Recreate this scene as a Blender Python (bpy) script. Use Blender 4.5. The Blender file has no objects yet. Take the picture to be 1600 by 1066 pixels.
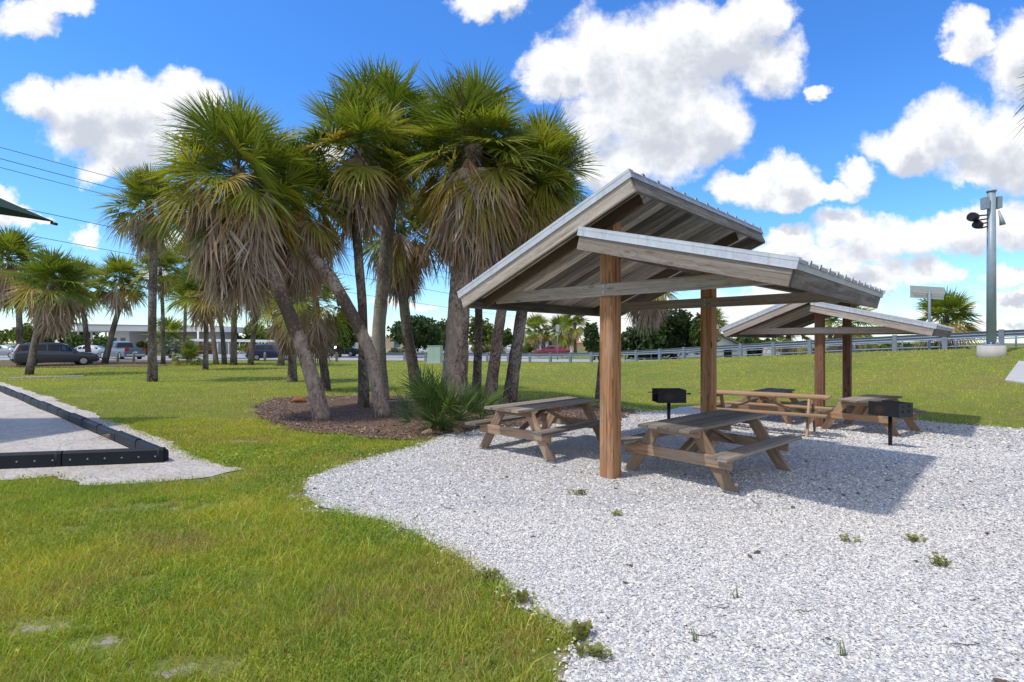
import bpy, math, random
import numpy as np
from mathutils import Vector, Matrix, noise
from mathutils.geometry import delaunay_2d_cdt
random.seed(7); rng = np.random.default_rng(11)
R = math.radians
sc = bpy.context.scene
COL = sc.collection
# ------------------------------------------------------------------ camera
CH, F0, CX, CY = 1.75, 831.0, 800.0, 535.0
cam = bpy.data.cameras.new('camera'); co = bpy.data.objects.new('camera', cam); COL.objects.link(co)
co.location = (0, 0, CH); co.rotation_euler = (R(90), 0, 0)
cam.sensor_width = 36; cam.lens = 36*F0/1600; cam.shift_y = 2/1600
cam.clip_start = .05; cam.clip_end = 5000
sc.camera = co
# ------------------------------------------------------------------ light
SUN = Vector((-1.25, -.57, 2.49)).normalized()
sun = bpy.data.lights.new('sun', 'SUN'); so = bpy.data.objects.new('sun', sun); COL.objects.link(so)
sun.energy = 2.2; sun.angle = R(2.2); sun.color = (1, .95, .87)
so.rotation_euler = SUN.to_track_quat('Z', 'Y').to_euler(); so.location = (0, 0, 30)
vs = sc.view_settings
vs.view_transform = 'Standard'; vs.look = 'None'; vs.gamma = 1; vs.use_curve_mapping = False; vs.exposure = .52
W = bpy.data.worlds.new('World'); sc.world = W; W.use_nodes = True
SKY_STRENGTH = .15
CLOUDS = [  # centre px, py, half-width, half-height in a gnomonic map of the sky (u = x/y, v = z/y)
 (35,22,55,32),(770,10,62,30),(100,-10,60,24),
 (60,148,56,42),(125,172,85,62),(205,150,80,50),(272,148,52,48),(195,225,80,58),(245,205,95,60),(300,175,60,45),(165,255,45,30),
 (10,322,48,26),(60,335,30,12),(135,368,30,13),(265,372,48,14),(240,420,26,9),(500,235,40,28),
 (862,112,56,46),(945,85,78,72),(1020,95,120,98),(1110,60,110,72),(1195,100,66,56),(1175,15,66,46),(1040,180,130,72),(935,190,60,60),(1000,245,95,42),(930,262,42,42),(1100,205,85,55),
 (1595,95,70,78),(1505,65,34,44),(1495,92,30,14),(1278,145,22,20),
 (1415,222,80,36),(1490,205,90,56),(1575,215,95,62),(1550,255,80,32),(1640,250,120,60),
 (1165,295,56,30),(1235,290,52,38),(1225,312,80,22),(1290,305,56,20),(1345,278,32,30),
 (1240,378,50,22),(1325,366,62,36),(1400,372,80,40),(1500,362,95,38),(1600,352,90,38),(1240,402,70,20),(1330,403,80,20),
 (1300,432,70,18),(1385,440,52,24),(1462,428,48,24),(1500,430,28,16),(1350,478,40,14),(1590,432,44,14),(1600,468,50,18),(1520,484,26,9),(1440,500,34,8),
 (1180,468,90,34),(1110,500,120,22),(1210,510,120,16),(1560,512,60,9),(900,490,110,30),(1000,515,120,18),(850,515,80,16),(380,330,40,20),(640,470,70,10)]
def world_nodes():
    g = bpy.data.node_groups.new('cloud_density', 'ShaderNodeTree')
    g.interface.new_socket('UV', in_out='INPUT', socket_type='NodeSocketVector')
    g.interface.new_socket('D', in_out='OUTPUT', socket_type='NodeSocketFloat')
    n, l = g.nodes, g.links
    gi = n.new('NodeGroupInput'); go = n.new('NodeGroupOutput')
    def noise_(scale, detail, rough, inp=None, off=0):
        t = n.new('ShaderNodeTexNoise'); t.inputs['Scale'].default_value = scale; t.inputs['Detail'].default_value = detail; t.inputs['Roughness'].default_value = rough
        m = n.new('ShaderNodeVectorMath'); m.operation = 'ADD'; m.inputs[1].default_value = (off, off*.7, off*.3)
        l.new(inp or gi.outputs[0], m.inputs[0]); l.new(m.outputs[0], t.inputs['Vector']); return t
    def warp(src, t, amp):
        s = n.new('ShaderNodeVectorMath'); s.operation = 'SUBTRACT'; l.new(t.outputs['Color'], s.inputs[0]); s.inputs[1].default_value = (.5, .5, .5)
        m = n.new('ShaderNodeVectorMath'); m.operation = 'MULTIPLY_ADD'; l.new(s.outputs[0], m.inputs[0]); m.inputs[1].default_value = (amp, amp, 0); l.new(src, m.inputs[2]); return m.outputs[0]
    w1 = warp(gi.outputs[0], noise_(6, 6, .6), .13)
    w2 = warp(w1, noise_(22, 6, .65, None, 3.3), .05)
    acc = None
    for (px, py, rx, ry) in CLOUDS:
        c = ((px-CX)/F0, (CY-py)/F0, 0)
        a = n.new('ShaderNodeVectorMath'); a.operation = 'SUBTRACT'; l.new(w2, a.inputs[0]); a.inputs[1].default_value = c
        b = n.new('ShaderNodeVectorMath'); b.operation = 'MULTIPLY'; l.new(a.outputs[0], b.inputs[0]); b.inputs[1].default_value = (F0/rx/.98, F0/ry/.98, 0)
        d = n.new('ShaderNodeVectorMath'); d.operation = 'DOT_PRODUCT'; l.new(b.outputs[0], d.inputs[0]); l.new(b.outputs[0], d.inputs[1])
        s = n.new('ShaderNodeMath'); s.operation = 'SUBTRACT'; s.inputs[0].default_value = 1; l.new(d.outputs['Value'], s.inputs[1])
        if acc is None: acc = s.outputs[0]
        else:
            m = n.new('ShaderNodeMath'); m.operation = 'SMOOTH_MAX'; m.inputs[2].default_value = .25; l.new(acc, m.inputs[0]); l.new(s.outputs[0], m.inputs[1]); acc = m.outputs[0]
    f = noise_(11, 10, .66, None, 7.7)
    m = n.new('ShaderNodeMath'); m.operation = 'MULTIPLY_ADD'; l.new(f.outputs['Fac'], m.inputs[0]); m.inputs[1].default_value = 2.1; m.inputs[2].default_value = -1.05
    a = n.new('ShaderNodeMath'); a.operation = 'ADD'; l.new(m.outputs[0], a.inputs[0]); l.new(acc, a.inputs[1])
    l.new(a.outputs[0], go.inputs[0])
    nt = W.node_tree; n, l = nt.nodes, nt.links; n.clear()
    tc = n.new('ShaderNodeTexCoord')
    sep = n.new('ShaderNodeSeparateXYZ'); l.new(tc.outputs['Generated'], sep.inputs[0])
    def M(op, a, b=None, c=None, clamp=False):
        t = n.new('ShaderNodeMath'); t.operation = op; t.use_clamp = clamp
        for i, v in enumerate((a, b, c)):
            if v is None: continue
            if isinstance(v, (int, float)): t.inputs[i].default_value = v
            else: l.new(v, t.inputs[i])
        return t.outputs[0]
    y = M('MAXIMUM', sep.outputs[1], .08)
    u = M('DIVIDE', sep.outputs[0], y); v = M('DIVIDE', sep.outputs[2], y)
    cmb = n.new('ShaderNodeCombineXYZ'); l.new(u, cmb.inputs[0]); l.new(v, cmb.inputs[1])
    def dens(dx, dy):
        a = n.new('ShaderNodeVectorMath'); a.operation = 'ADD'; l.new(cmb.outputs[0], a.inputs[0]); a.inputs[1].default_value = (dx, dy, 0)
        q = n.new('ShaderNodeGroup'); q.node_tree = g; l.new(a.outputs[0], q.inputs[0]); return q.outputs[0]
    d0 = dens(0, 0); d1 = dens(-.012, .045)
    ahead = M('MULTIPLY', M('SUBTRACT', sep.outputs[1], .08), 8, clamp=True)
    cov0 = n.new('ShaderNodeMapRange'); cov0.interpolation_type = 'SMOOTHSTEP'; l.new(d0, cov0.inputs[0]); cov0.inputs[1].default_value = -.34; cov0.inputs[2].default_value = .62
    # unseen cloud added behind the viewer, its cover widened for fill light
    bn = n.new('ShaderNodeTexNoise'); bn.inputs['Scale'].default_value = 3.2; bn.inputs['Detail'].default_value = 8; l.new(tc.outputs['Generated'], bn.inputs['Vector'])
    cov1 = n.new('ShaderNodeMapRange'); cov1.interpolation_type = 'SMOOTHSTEP'; l.new(bn.outputs['Fac'], cov1.inputs[0]); cov1.inputs[1].default_value = .42; cov1.inputs[2].default_value = .54
    covB = M('MULTIPLY', cov1.outputs[0], M('SUBTRACT', 1, ahead))
    cov = M('ADD', M('MULTIPLY', cov0.outputs[0], ahead), covB, clamp=True)
    cov = M('MULTIPLY', cov, M('MULTIPLY', M('ADD', sep.outputs[2], .01), 60, clamp=True))
    # thickness toward the sun -> grey undersides
    sh = n.new('ShaderNodeMapRange'); sh.interpolation_type = 'SMOOTHSTEP'; l.new(d1, sh.inputs[0]); sh.inputs[1].default_value = .25; sh.inputs[2].default_value = 1.15
    br = sh.outputs[0]
    ramp = n.new('ShaderNodeValToRGB'); l.new(br, ramp.inputs[0])
    ramp.color_ramp.elements[0].color = (1.0, 1.0, 1.0, 1); ramp.color_ramp.elements[1].color = (.60, .64, .72, 1)
    e = ramp.color_ramp.elements.new(.45); e.color = (.83, .85, .90, 1)
    sky = n.new('ShaderNodeTexSky'); sky.sky_type = 'NISHITA'; sky.sun_disc = False
    sky.sun_elevation = math.asin(SUN.z); sky.sun_rotation = math.atan2(SUN.x, SUN.y); sky.air_density = 1.0; sky.dust_density = .35; sky.ozone_density = 2.5
    tint = n.new('ShaderNodeMix'); tint.data_type = 'RGBA'; tint.blend_type = 'MULTIPLY'; tint.inputs[0].default_value = 1
    el = n.new('ShaderNodeMapRange'); l.new(sep.outputs[2], el.inputs[0]); el.inputs[1].default_value = 0; el.inputs[2].default_value = .42
    tr = n.new('ShaderNodeValToRGB'); l.new(el.outputs[0], tr.inputs[0]); tr.color_ramp.elements[0].color = (.80, .92, .98, 1); tr.color_ramp.elements[1].color = (.33, .72, 1.18, 1)
    q = tr.color_ramp.elements.new(.4); q.color = (.46, .80, 1.1, 1)
    l.new(sky.outputs[0], tint.inputs[6]); l.new(tr.outputs[0], tint.inputs[7])
    b0 = n.new('ShaderNodeBackground'); l.new(tint.outputs[2], b0.inputs[0]); b0.inputs[1].default_value = SKY_STRENGTH
    b1 = n.new('ShaderNodeBackground'); l.new(ramp.outputs[0], b1.inputs[0]); b1.inputs[1].default_value = .74
    mx = n.new('ShaderNodeMixShader'); l.new(cov, mx.inputs[0]); l.new(b0.outputs[0], mx.inputs[1]); l.new(b1.outputs[0], mx.inputs[2])
    out = n.new('ShaderNodeOutputWorld'); l.new(mx.outputs[0], out.inputs[0])
    W.cycles.sampling_method = 'MANUAL'; W.cycles.sample_map_resolution = 512
world_nodes()
sc.cycles.max_bounces = 6; sc.cycles.transparent_max_bounces = 8

# ------------------------------------------------------------------ terrain
def sstep(t): t = np.clip(t, 0, 1); return t*t*(3-2*t)
CREST = np.array([(60,-6,2.6),(40,8,2.2),(30,17,1.85),(23,23.5,1.55),(19.4,27.8,1.26),(16,31.5,.98),(12.6,35.6,.66),(10,39,.38),(6,43,.12),(2.5,46,0),(-6,49,0),(-14,50,0),(-60,51,0),(-400,52,0)], float)
def crest(x, y):
    """nearest distance to the guardrail line, signed (+ = this side), and crest height there"""
    x = np.asarray(x, float); y = np.asarray(y, float)
    best = np.full(x.shape, 1e9); zz = np.zeros(x.shape); sg = np.ones(x.shape)
    for a, b in zip(CREST[:-1], CREST[1:]):
        dx, dy = b[0]-a[0], b[1]-a[1]; L2 = dx*dx+dy*dy
        t = np.clip(((x-a[0])*dx+(y-a[1])*dy)/L2, 0, 1)
        qx, qy = a[0]+t*dx, a[1]+t*dy
        d = np.hypot(x-qx, y-qy); m = d < best
        best = np.where(m, d, best); zz = np.where(m, a[2]+t*(b[2]-a[2]), zz)
        cr = dx*(y-a[1])-dy*(x-a[0]); sg = np.where(m, np.where(cr > 0, 1, -1), sg)
    return best*sg, zz
def terr(x, y):
    x = np.asarray(x, float); y = np.asarray(y, float)
    t = ((x-3.4)*.67+(y-8.6)*.74)/7.0
    z0 = -.40*sstep(t)*sstep((x-.5)/5.5)
    z0 = z0 + .018*np.sin(x*.9+1.3)*np.cos(y*.7) * sstep((np.hypot(x, y)-9)/8)
    z0 = np.where(y > 40, z0*sstep((56-y)/16), z0)
    s, cz = crest(x, y)
    k = 1-np.clip((s-.8)/12.5, 0, 1); k = k*k*(3-2*k)*.35+k*.65
    back = sstep((-s-10)/25)
    z = np.where(s >= 0, z0*(1-k)+cz*k, cz*(1-back))
    return z
def T(x, y): return float(terr(np.array([x]), np.array([y]))[0])
def at(px, py, d): return Vector(((px-CX)/F0*d, d, CH-(py-CY)/F0*d))
def gp(px, py):
    lo = 1.0
    ds = np.concatenate([np.linspace(1.2, 20, 400), np.linspace(20, 90, 500)])
    X = (px-CX)/F0*ds; Z = CH-(py-CY)/F0*ds
    g = terr(X, ds); i = np.argmax(Z <= g)
    if not (Z <= g).any(): i = len(ds)-1
    d = ds[i]; return Vector((X[i], d, g[i]))
def onto(x, y, dz=0): return Vector((x, y, T(x, y)+dz))

# ------------------------------------------------------------------ mesh helpers
class MB:
    def __init__(s): s.v = []; s.f = []; s.uv = []; s.tone = []; s.sm = []
    def face(s, idx, uv=None, tone=.5, smooth=False):
        s.f.append(idx); s.uv.extend(uv or [(0, 0)]*len(idx)); s.tone.extend([tone]*len(idx)); s.sm.append(smooth)
    def board(s, p0, p1, w, t, side=(0, 0, 1), tone=None, ch=.0):
        """a plank from p0 to p1, w wide along `side`, t thick across"""
        p0 = Vector(p0); p1 = Vector(p1); L = (p1-p0); ln = L.length; L.normalize()
        sd = Vector(side); sd = (sd-L*sd.dot(L)).normalized(); n = L.cross(sd)
        if tone is None: tone = random.random()
        ou, ov = random.uniform(0, 50), random.uniform(0, 50)
        b = len(s.v); c = min(ch, t*.3) if ch else .0
        prof = [(-w/2, -t/2), (w/2, -t/2), (w/2, t/2), (-w/2, t/2)] if not c else [(-w/2+c, -t/2), (w/2-c, -t/2), (w/2, -t/2+c), (w/2, t/2-c), (w/2-c, t/2), (-w/2+c, t/2), (-w/2, t/2-c), (-w/2, -t/2+c)]
        m = len(prof)
        for q in (p0, p1):
            for a, bb in prof: s.v.append(q+sd*a+n*bb)
        acc = 0
        for i in range(m):
            j = (i+1) % m; wd = math.hypot(prof[j][0]-prof[i][0], prof[j][1]-prof[i][1])
            s.face((b+i, b+j, b+m+j, b+m+i), [(ou, ov+acc), (ou, ov+acc+wd), (ou+ln, ov+acc+wd), (ou+ln, ov+acc)], tone); acc += wd
        for o, rev in ((0, 1), (m, 0)):
            ii = list(range(m)); ii = ii[::-1] if rev else ii
            s.face(tuple(b+o+i for i in ii), [(ou+prof[i][0]*.3, ov+prof[i][1]) for i in ii], tone*.8)
    def box(s, c, d, tone=.5, rz=0):
        c = Vector(c); x, y, z = d[0]/2, d[1]/2, d[2]/2; b = len(s.v); r = Matrix.Rotation(rz, 3, 'Z')
        for k in (-1, 1):
            for q in ((-x, -y), (x, -y), (x, y), (-x, y)): s.v.append(c+r @ Vector((q[0], q[1], k*z)))
        dims = [(0, 1, 5, 4, d[0], d[2]), (1, 2, 6, 5, d[1], d[2]), (2, 3, 7, 6, d[0], d[2]), (3, 0, 4, 7, d[1], d[2]), (4, 5, 6, 7, d[0], d[1]), (3, 2, 1, 0, d[0], d[1])]
        for a in dims: s.face(tuple(b+i for i in a[:4]), [(0, 0), (0, a[4]), (a[5], a[4]), (a[5], 0)], tone)
    def tube(s, pts, rad, n=12, cap=True, tone=.5, smooth=True, jit=0):
        pts = [Vector(p) for p in pts]; b = len(s.v); m = len(pts); acc = 0
        rr = rad if hasattr(rad, '__len__') else [rad]*m
        ref = Vector((0, 0, 1)) if abs((pts[-1]-pts[0]).normalized().z) < .9 else Vector((0, 1, 0))
        us = []
        for i, p in enumerate(pts):
            t = (pts[min(i+1, m-1)]-pts[max(i-1, 0)]).normalized()
            a = (ref-t*ref.dot(t)).normalized(); c = t.cross(a)
            if i: acc += (p-pts[i-1]).length
            us.append(acc)
            for k in range(n):
                th = 2*math.pi*k/n; r = rr[i]
                if jit: r *= 1+jit*(noise.noise(Vector((math.cos(th)*1.6, math.sin(th)*1.6, acc*4)))+.8*noise.noise(Vector((math.cos(th)*3, math.sin(th)*3, acc*14+7))))
                s.v.append(p+a*math.cos(th)*r+c*math.sin(th)*r)
        for i in range(m-1):
            for k in range(n):
                k2 = (k+1) % n
                s.face((b+i*n+k, b+i*n+k2, b+(i+1)*n+k2, b+(i+1)*n+k), [(us[i], k/n), (us[i], (k+1)/n), (us[i+1], (k+1)/n), (us[i+1], k/n)], tone, smooth)
        if cap:
            s.face(tuple(b+k for k in range(n))[::-1], None, tone); s.face(tuple(b+(m-1)*n+k for k in range(n)), None, tone)
    def poly(s, pts, tone=.5, uv=None):
        b = len(s.v); s.v.extend(Vector(p) for p in pts); s.face(tuple(range(b, b+len(pts))), uv, tone)
    def prism(s, outline, h, tone=.5):
        """outline: list of Vectors; extruded by vector h"""
        b = len(s.v); m = len(outline); h = Vector(h)
        for p in outline: s.v.append(Vector(p))
        for p in outline: s.v.append(Vector(p)+h)
        s.face(tuple(b+i for i in range(m))[::-1], None, tone); s.face(tuple(b+m+i for i in range(m)), None, tone)
        for i in range(m): j = (i+1) % m; s.face((b+i, b+j, b+m+j, b+m+i), None, tone)
    def obj(s, name, mat, parent=None, **kw):
        me = bpy.data.meshes.new(name); me.from_pydata([tuple(v) for v in s.v], [], s.f)
        uv = me.uv_layers.new(name='UVMap'); uv.data.foreach_set('uv', np.array(s.uv, np.float32).ravel())
        ca = me.color_attributes.new('tone', 'FLOAT_COLOR', 'CORNER'); a = np.ones((len(s.tone), 4), np.float32); a[:, :3] = np.array(s.tone, np.float32)[:, None]
        ca.data.foreach_set('color', a.ravel()); me.polygons.foreach_set('use_smooth', s.sm); me.materials.append(mat); me.update()
        o = bpy.data.objects.new(name, me); COL.objects.link(o); o.parent = parent
        return tag(o, **kw)
def fastmesh(name, V, Fc, mat, parent=None, col=None, smooth=False, **kw):
    """V (n,3), Fc (m,k) uniform polygons, col (n,3) point colours"""
    me = bpy.data.meshes.new(name); n, m, k = len(V), len(Fc), Fc.shape[1]
    me.vertices.add(n); me.vertices.foreach_set('co', np.asarray(V, np.float32).ravel())
    me.loops.add(m*k); me.loops.foreach_set('vertex_index', np.asarray(Fc, np.int32).ravel())
    me.polygons.add(m); me.polygons.foreach_set('loop_start', np.arange(m, dtype=np.int32)*k)
    if col is not None:
        ca = me.color_attributes.new('tone', 'FLOAT_COLOR', 'POINT'); a = np.ones((n, 4), np.float32); a[:, :3] = col; ca.data.foreach_set('color', a.ravel())
    me.polygons.foreach_set('use_smooth', np.full(m, smooth)); me.materials.append(mat); me.update(calc_edges=True); me.validate()
    o = bpy.data.objects.new(name, me); COL.objects.link(o); o.parent = parent
    return tag(o, **kw)
def tag(o, label=None, cat=None, group=None, kind=None):
    for k, v in (('label', label), ('category', cat), ('group', group), ('kind', kind)):
        if v: o[k] = v
    return o
def empty(name, loc, rz=0, **kw):
    o = bpy.data.objects.new(name, None); COL.objects.link(o); o.location = loc; o.rotation_euler = (0, 0, rz); o.empty_display_size = .2
    return tag(o, **kw)
def copy_tree(o, parent=None):
    c = o.copy(); COL.objects.link(c); c.parent = parent
    for ch in list(o.children): copy_tree(ch, c)
    return c

# ------------------------------------------------------------------ materials
class N:
    def __init__(s, name):
        s.m = bpy.data.materials.new(name); s.m.use_nodes = True; s.n = s.m.node_tree.nodes; s.l = s.m.node_tree.links
        s.b = s.n['Principled BSDF']; s.tc = s.n.new('ShaderNodeTexCoord')
    def set(s, **k):
        for a, v in k.items(): s.b.inputs[a.replace('_', ' ')].default_value = v
        return s
    def inp(s, sock, v):
        if isinstance(v, (int, float, tuple)): sock.default_value = v
        else: s.l.new(v, sock)
    def map(s, src='Object', scale=(1, 1, 1), loc=(0, 0, 0)):
        m = s.n.new('ShaderNodeMapping'); s.l.new(s.tc.outputs[src], m.inputs[0]); m.inputs['Scale'].default_value = scale; m.inputs['Location'].default_value = loc; return m.outputs[0]
    def noise(s, vec, scale=5, detail=4, rough=.55, dist=0):
        t = s.n.new('ShaderNodeTexNoise'); s.l.new(vec, t.inputs['Vector'])
        for k, v in (('Scale', scale), ('Detail', detail), ('Roughness', rough), ('Distortion', dist)): t.inputs[k].default_value = v
        return t.outputs['Fac']
    def vor(s, vec, scale=5, feature='F1', out='Distance', rnd=1):
        t = s.n.new('ShaderNodeTexVoronoi'); t.feature = feature; s.l.new(vec, t.inputs['Vector']); t.inputs['Scale'].default_value = scale; t.inputs['Randomness'].default_value = rnd
        return t.outputs[out]
    def ramp(s, fac, stops):
        r = s.n.new('ShaderNodeValToRGB'); s.l.new(fac, r.inputs[0]); e = r.color_ramp.elements
        while len(e) < len(stops): e.new(.5)
        for q, (p, c) in zip(e, stops): q.position = p; q.color = (c[0], c[1], c[2], 1) if hasattr(c, '__len__') else (c, c, c, 1)
        return r.outputs[0]
    def mix(s, fac, a, b, mode='MIX'):
        m = s.n.new('ShaderNodeMix'); m.data_type = 'RGBA'; m.blend_type = mode
        s.inp(m.inputs[0], fac)
        for i, v in ((6, a), (7, b)):
            if isinstance(v, tuple): m.inputs[i].default_value = (*v[:3], 1)
            else: s.l.new(v, m.inputs[i])
        return m.outputs[2]
    def math(s, op, a, b=0.0, clamp=False):
        t = s.n.new('ShaderNodeMath'); t.operation = op; t.use_clamp = clamp; s.inp(t.inputs[0], a); s.inp(t.inputs[1], b); return t.outputs[0]
    def attr(s, name='tone'):
        a = s.n.new('ShaderNodeVertexColor'); a.layer_name = name; return a.outputs[0]
    def col(s, v): s.inp(s.b.inputs['Base Color'], v if not isinstance(v, tuple) else (*v[:3], 1)); return s
    def bump(s, h, strength=.4, dist=.01):
        b = s.n.new('ShaderNodeBump'); b.inputs['Strength'].default_value = strength; b.inputs['Distance'].default_value = dist; s.l.new(h, b.inputs['Height']); s.l.new(b.outputs[0], s.b.inputs['Normal']); return s

def mat_wood(name, a, b, c, knots=.5, grey=(0, 0, 0), greyf=0., rough=.85, tone=.5, ring=1.0):
    m = N(name); uv = m.map('UV', (1, 1, 1))
    uvd = m.map('UV', (.8, 7, 1))
    k = m.vor(m.map('UV', (1.0, 3.6, 1)), 1.6, 'F1'); kn = m.ramp(k, [(0, 1.), (.075, .9), (.12, .0)])
    # grain bends round the knots
    add = m.math('MULTIPLY', m.ramp(k, [(0, 1.), (.28, 0.)]), 1.3)
    wv = m.n.new('ShaderNodeTexNoise'); wv.inputs['Scale'].default_value = 2.2; wv.inputs['Detail'].default_value = 3
    mm = m.n.new('ShaderNodeVectorMath'); mm.operation = 'MULTIPLY_ADD'; m.l.new(add, mm.inputs[0]); mm.inputs[1].default_value = (.2, 1.1, 0); m.l.new(uvd, mm.inputs[2]); m.l.new(mm.outputs[0], wv.inputs['Vector'])
    w = m.math('FRACT', m.math('MULTIPLY', wv.outputs['Fac'], 4.5*ring))
    g1 = m.ramp(w, [(0, 0.), (.55, .55), (.9, 1.), (1, .1)])
    fine = m.noise(m.map('UV', (3, 160, 1)), 1, 3, .6)
    base = m.mix(g1, a, b)
    strk = m.noise(m.map('UV', (.45, 15, 1)), 1.0, 4, .6); base = m.mix(m.ramp(strk, [(.42, 0), (.60, .75)]), base, c); base = m.mix(m.ramp(fine, [(.35, 0), (.7, .35)]), base, c); base = m.mix(m.ramp(m.noise(m.map('UV', (.6, 26, 1)), 1., 3, .6), [(.30, .8), (.44, 0)]), base, tuple(x*.7 for x in b))
    base = m.mix(m.math('MULTIPLY', kn, knots), base, tuple(x*.35 for x in b))
    if greyf: base = m.mix(m.math('MULTIPLY', m.ramp(m.noise(m.map('UV', (.7, 3.5, 1)), 2.2, 5, .6), [(.4, 0), (.65, 1)]), greyf), base, grey)
    t = m.attr(); base = m.mix(1., base, m.ramp(t, [(0, 1-tone*.55), (1, 1+tone*.3)]), 'MULTIPLY')
    crack = m.ramp(m.noise(m.map('UV', (1.2, 60, 1)), 1, 2, .5), [(.26, 0.), (.31, 1.)])
    base = m.mix(m.math('SUBTRACT', 1, crack), base, tuple(x*.25 for x in b))
    m.col(base); m.set(Roughness=rough, Specular_IOR_Level=.25)
    m.bump(m.math('ADD', m.math('MULTIPLY', fine, .5), m.math('ADD', crack, m.math('MULTIPLY', g1, .3))), .45, .004)
    return m.m
M = {}
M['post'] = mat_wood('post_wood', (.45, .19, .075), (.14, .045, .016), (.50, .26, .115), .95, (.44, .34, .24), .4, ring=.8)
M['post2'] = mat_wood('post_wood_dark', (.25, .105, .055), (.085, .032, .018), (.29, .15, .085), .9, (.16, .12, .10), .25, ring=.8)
M['rafter'] = mat_wood('rafter_brown', (.20, .13, .08), (.09, .05, .03), (.20, .15, .10), .8, (.16, .12, .09), .4)
M['roofwood'] = mat_wood('weathered_board', (.39, .335, .28), (.19, .155, .125), (.45, .395, .34), .6, (.30, .21, .15), .4, tone=.8, ring=1.6)
M['fascia'] = mat_wood('stained_shaded_fascia', (.24, .21, .18), (.10, .085, .07), (.27, .25, .22), .4, (.10, .085, .07), .8, ring=1.6)  # stained wood, darkened further so the colour carries the unlit eave's shade
M['deck'] = mat_wood('roof_deck_board', (.70, .59, .47), (.33, .27, .21), (.68, .59, .48), .6, (.18, .14, .11), .45, tone=1.5)
M['table'] = mat_wood('weathered_table_wood', (.28, .245, .205), (.095, .078, .065), (.37, .33, .28), .5, (.30, .195, .12), .45, tone=1., ring=1.4)
M['tableleg'] = mat_wood('table_leg_wood', (.40, .235, .125), (.18, .095, .05), (.38, .26, .17), .6, (.30, .26, .22), .5, tone=.6)
M['newtable'] = mat_wood('newer_table_wood', (.44, .26, .13), (.26, .13, .06), (.46, .30, .18), .6, (.34, .26, .20), .3, tone=.6)
def simple(name, c, rough=.6, metal=0, var=.12, scale=6, bump=0, spec=.4):
    m = N(name); f = m.noise(m.map('Object'), scale, 5, .6)
    m.col(m.mix(f, tuple(x*(1-var) for x in c), tuple(min(1, x*(1+var)) for x in c))); m.set(Roughness=rough, Metallic=metal, Specular_IOR_Level=spec)
    if bump: m.bump(f, bump, .01)
    return m.m
def galv(name, c, rough=.45, metal=.55):
    m = N(name); f = m.noise(m.map('Object'), 3, 6, .65); v = m.vor(m.map('Object'), 40, 'F1', 'Color')
    base = m.mix(m.ramp(f, [(.35, 0), (.7, 1)]), tuple(x*.82 for x in c), c); base = m.mix(.10, base, v, 'OVERLAY')
    st = m.noise(m.map('Object', (9, 9, .8)), 2, 4, .6); base = m.mix(m.ramp(st, [(.55, 0), (.75, .35)]), base, (.25, .22, .2))
    m.col(base); m.set(Roughness=rough, Metallic=metal); m.bump(f, .08, .01); return m.m
M['flash'] = galv('roof_flashing', (.62, .63, .66), .45, .25)
M['flash2'] = galv('roof_flashing_dull', (.40, .42, .45), .5, .25)
M['sheet'] = galv('roof_sheet', (.45, .47, .50), .45, .4)
M['rail'] = galv('galvanised_rail', (.24, .29, .36), .6, .3)
M['pole'] = galv('painted_pole', (.30, .37, .42), .5, .2)
M['bolt'] = simple('bolt_steel', (.5, .5, .48), .4, .8)
M['black'] = simple('black_steel', (.018, .019, .021), .5, .3, .3, 9, .15)
M['plastic'] = simple('recycled_black_plastic', (.014, .017, .024), .55, 0, .35, 4, .12, .2)
M['signback'] = simple('sign_back', (.42, .44, .42), .5, .3, .12, 2)
M['concrete'] = simple('concrete', (.46, .43, .38), .9, 0, .2, 5, .2, .2)
M['slab'] = simple('concrete_slab', (.44, .43, .41), .9, 0, .18, 3, .2, .2)
M['sail'] = simple('shade_fabric', (.012, .045, .032), .9, 0, .2, 3)
M['wire'] = simple('cable', (.03, .05, .045), .6)
M['tyre'] = simple('tyre_rubber', (.015, .015, .016), .8)
M['rim'] = simple('wheel_rim', (.45, .46, .48), .35, .8)
M['redlight'] = simple('red_lens', (.45, .015, .012), .2, 0, .1)
M['whitelight'] = simple('clear_lens', (.7, .7, .72), .15, 0, .1)
M['white'] = simple('white_render', (.78, .77, .74), .8, 0, .06, 1)
M['greywall'] = simple('grey_render', (.42, .42, .41), .85, 0, .1, 1)
M['tan'] = simple('tan_render', (.62, .47, .29), .85, 0, .08, 1)
M['orange'] = simple('orange_tile', (.62, .20, .09), .8, 0, .2, 3)
M['darkroof'] = simple('brown_shingle', (.16, .13, .11), .9, 0, .2, 3)
M['teal'] = simple('teal_fascia', (.30, .62, .55), .6)
M['green'] = simple('green_awning', (.02, .18, .10), .7)
M['utility'] = simple('utility_green', (.36, .50, .42), .55, 0, .08, 2)
M['log'] = simple('grey_timber_post', (.30, .26, .21), .9, 0, .25, 8, .3)
def paint(name, c):
    m = N(name); m.col(m.mix(m.noise(m.map('Object'), 2, 3), tuple(x*.9 for x in c), c)); m.set(Roughness=.3, Coat_Weight=.6, Coat_Roughness=.08, Metallic=.1); return m.m
def glass():
    m = N('dark_glass'); m.col((.02, .028, .035)); m.set(Roughness=.12, Specular_IOR_Level=.3)
    f = m.noise(m.map('Object'), 1.2, 2); m.col(m.mix(f, (.008, .011, .015), (.03, .04, .05))); return m.m
M['glass'] = glass()
M['glasspale'] = simple('window_glass_pale', (.12, .17, .20), .1, 0, .3, 2)

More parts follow.
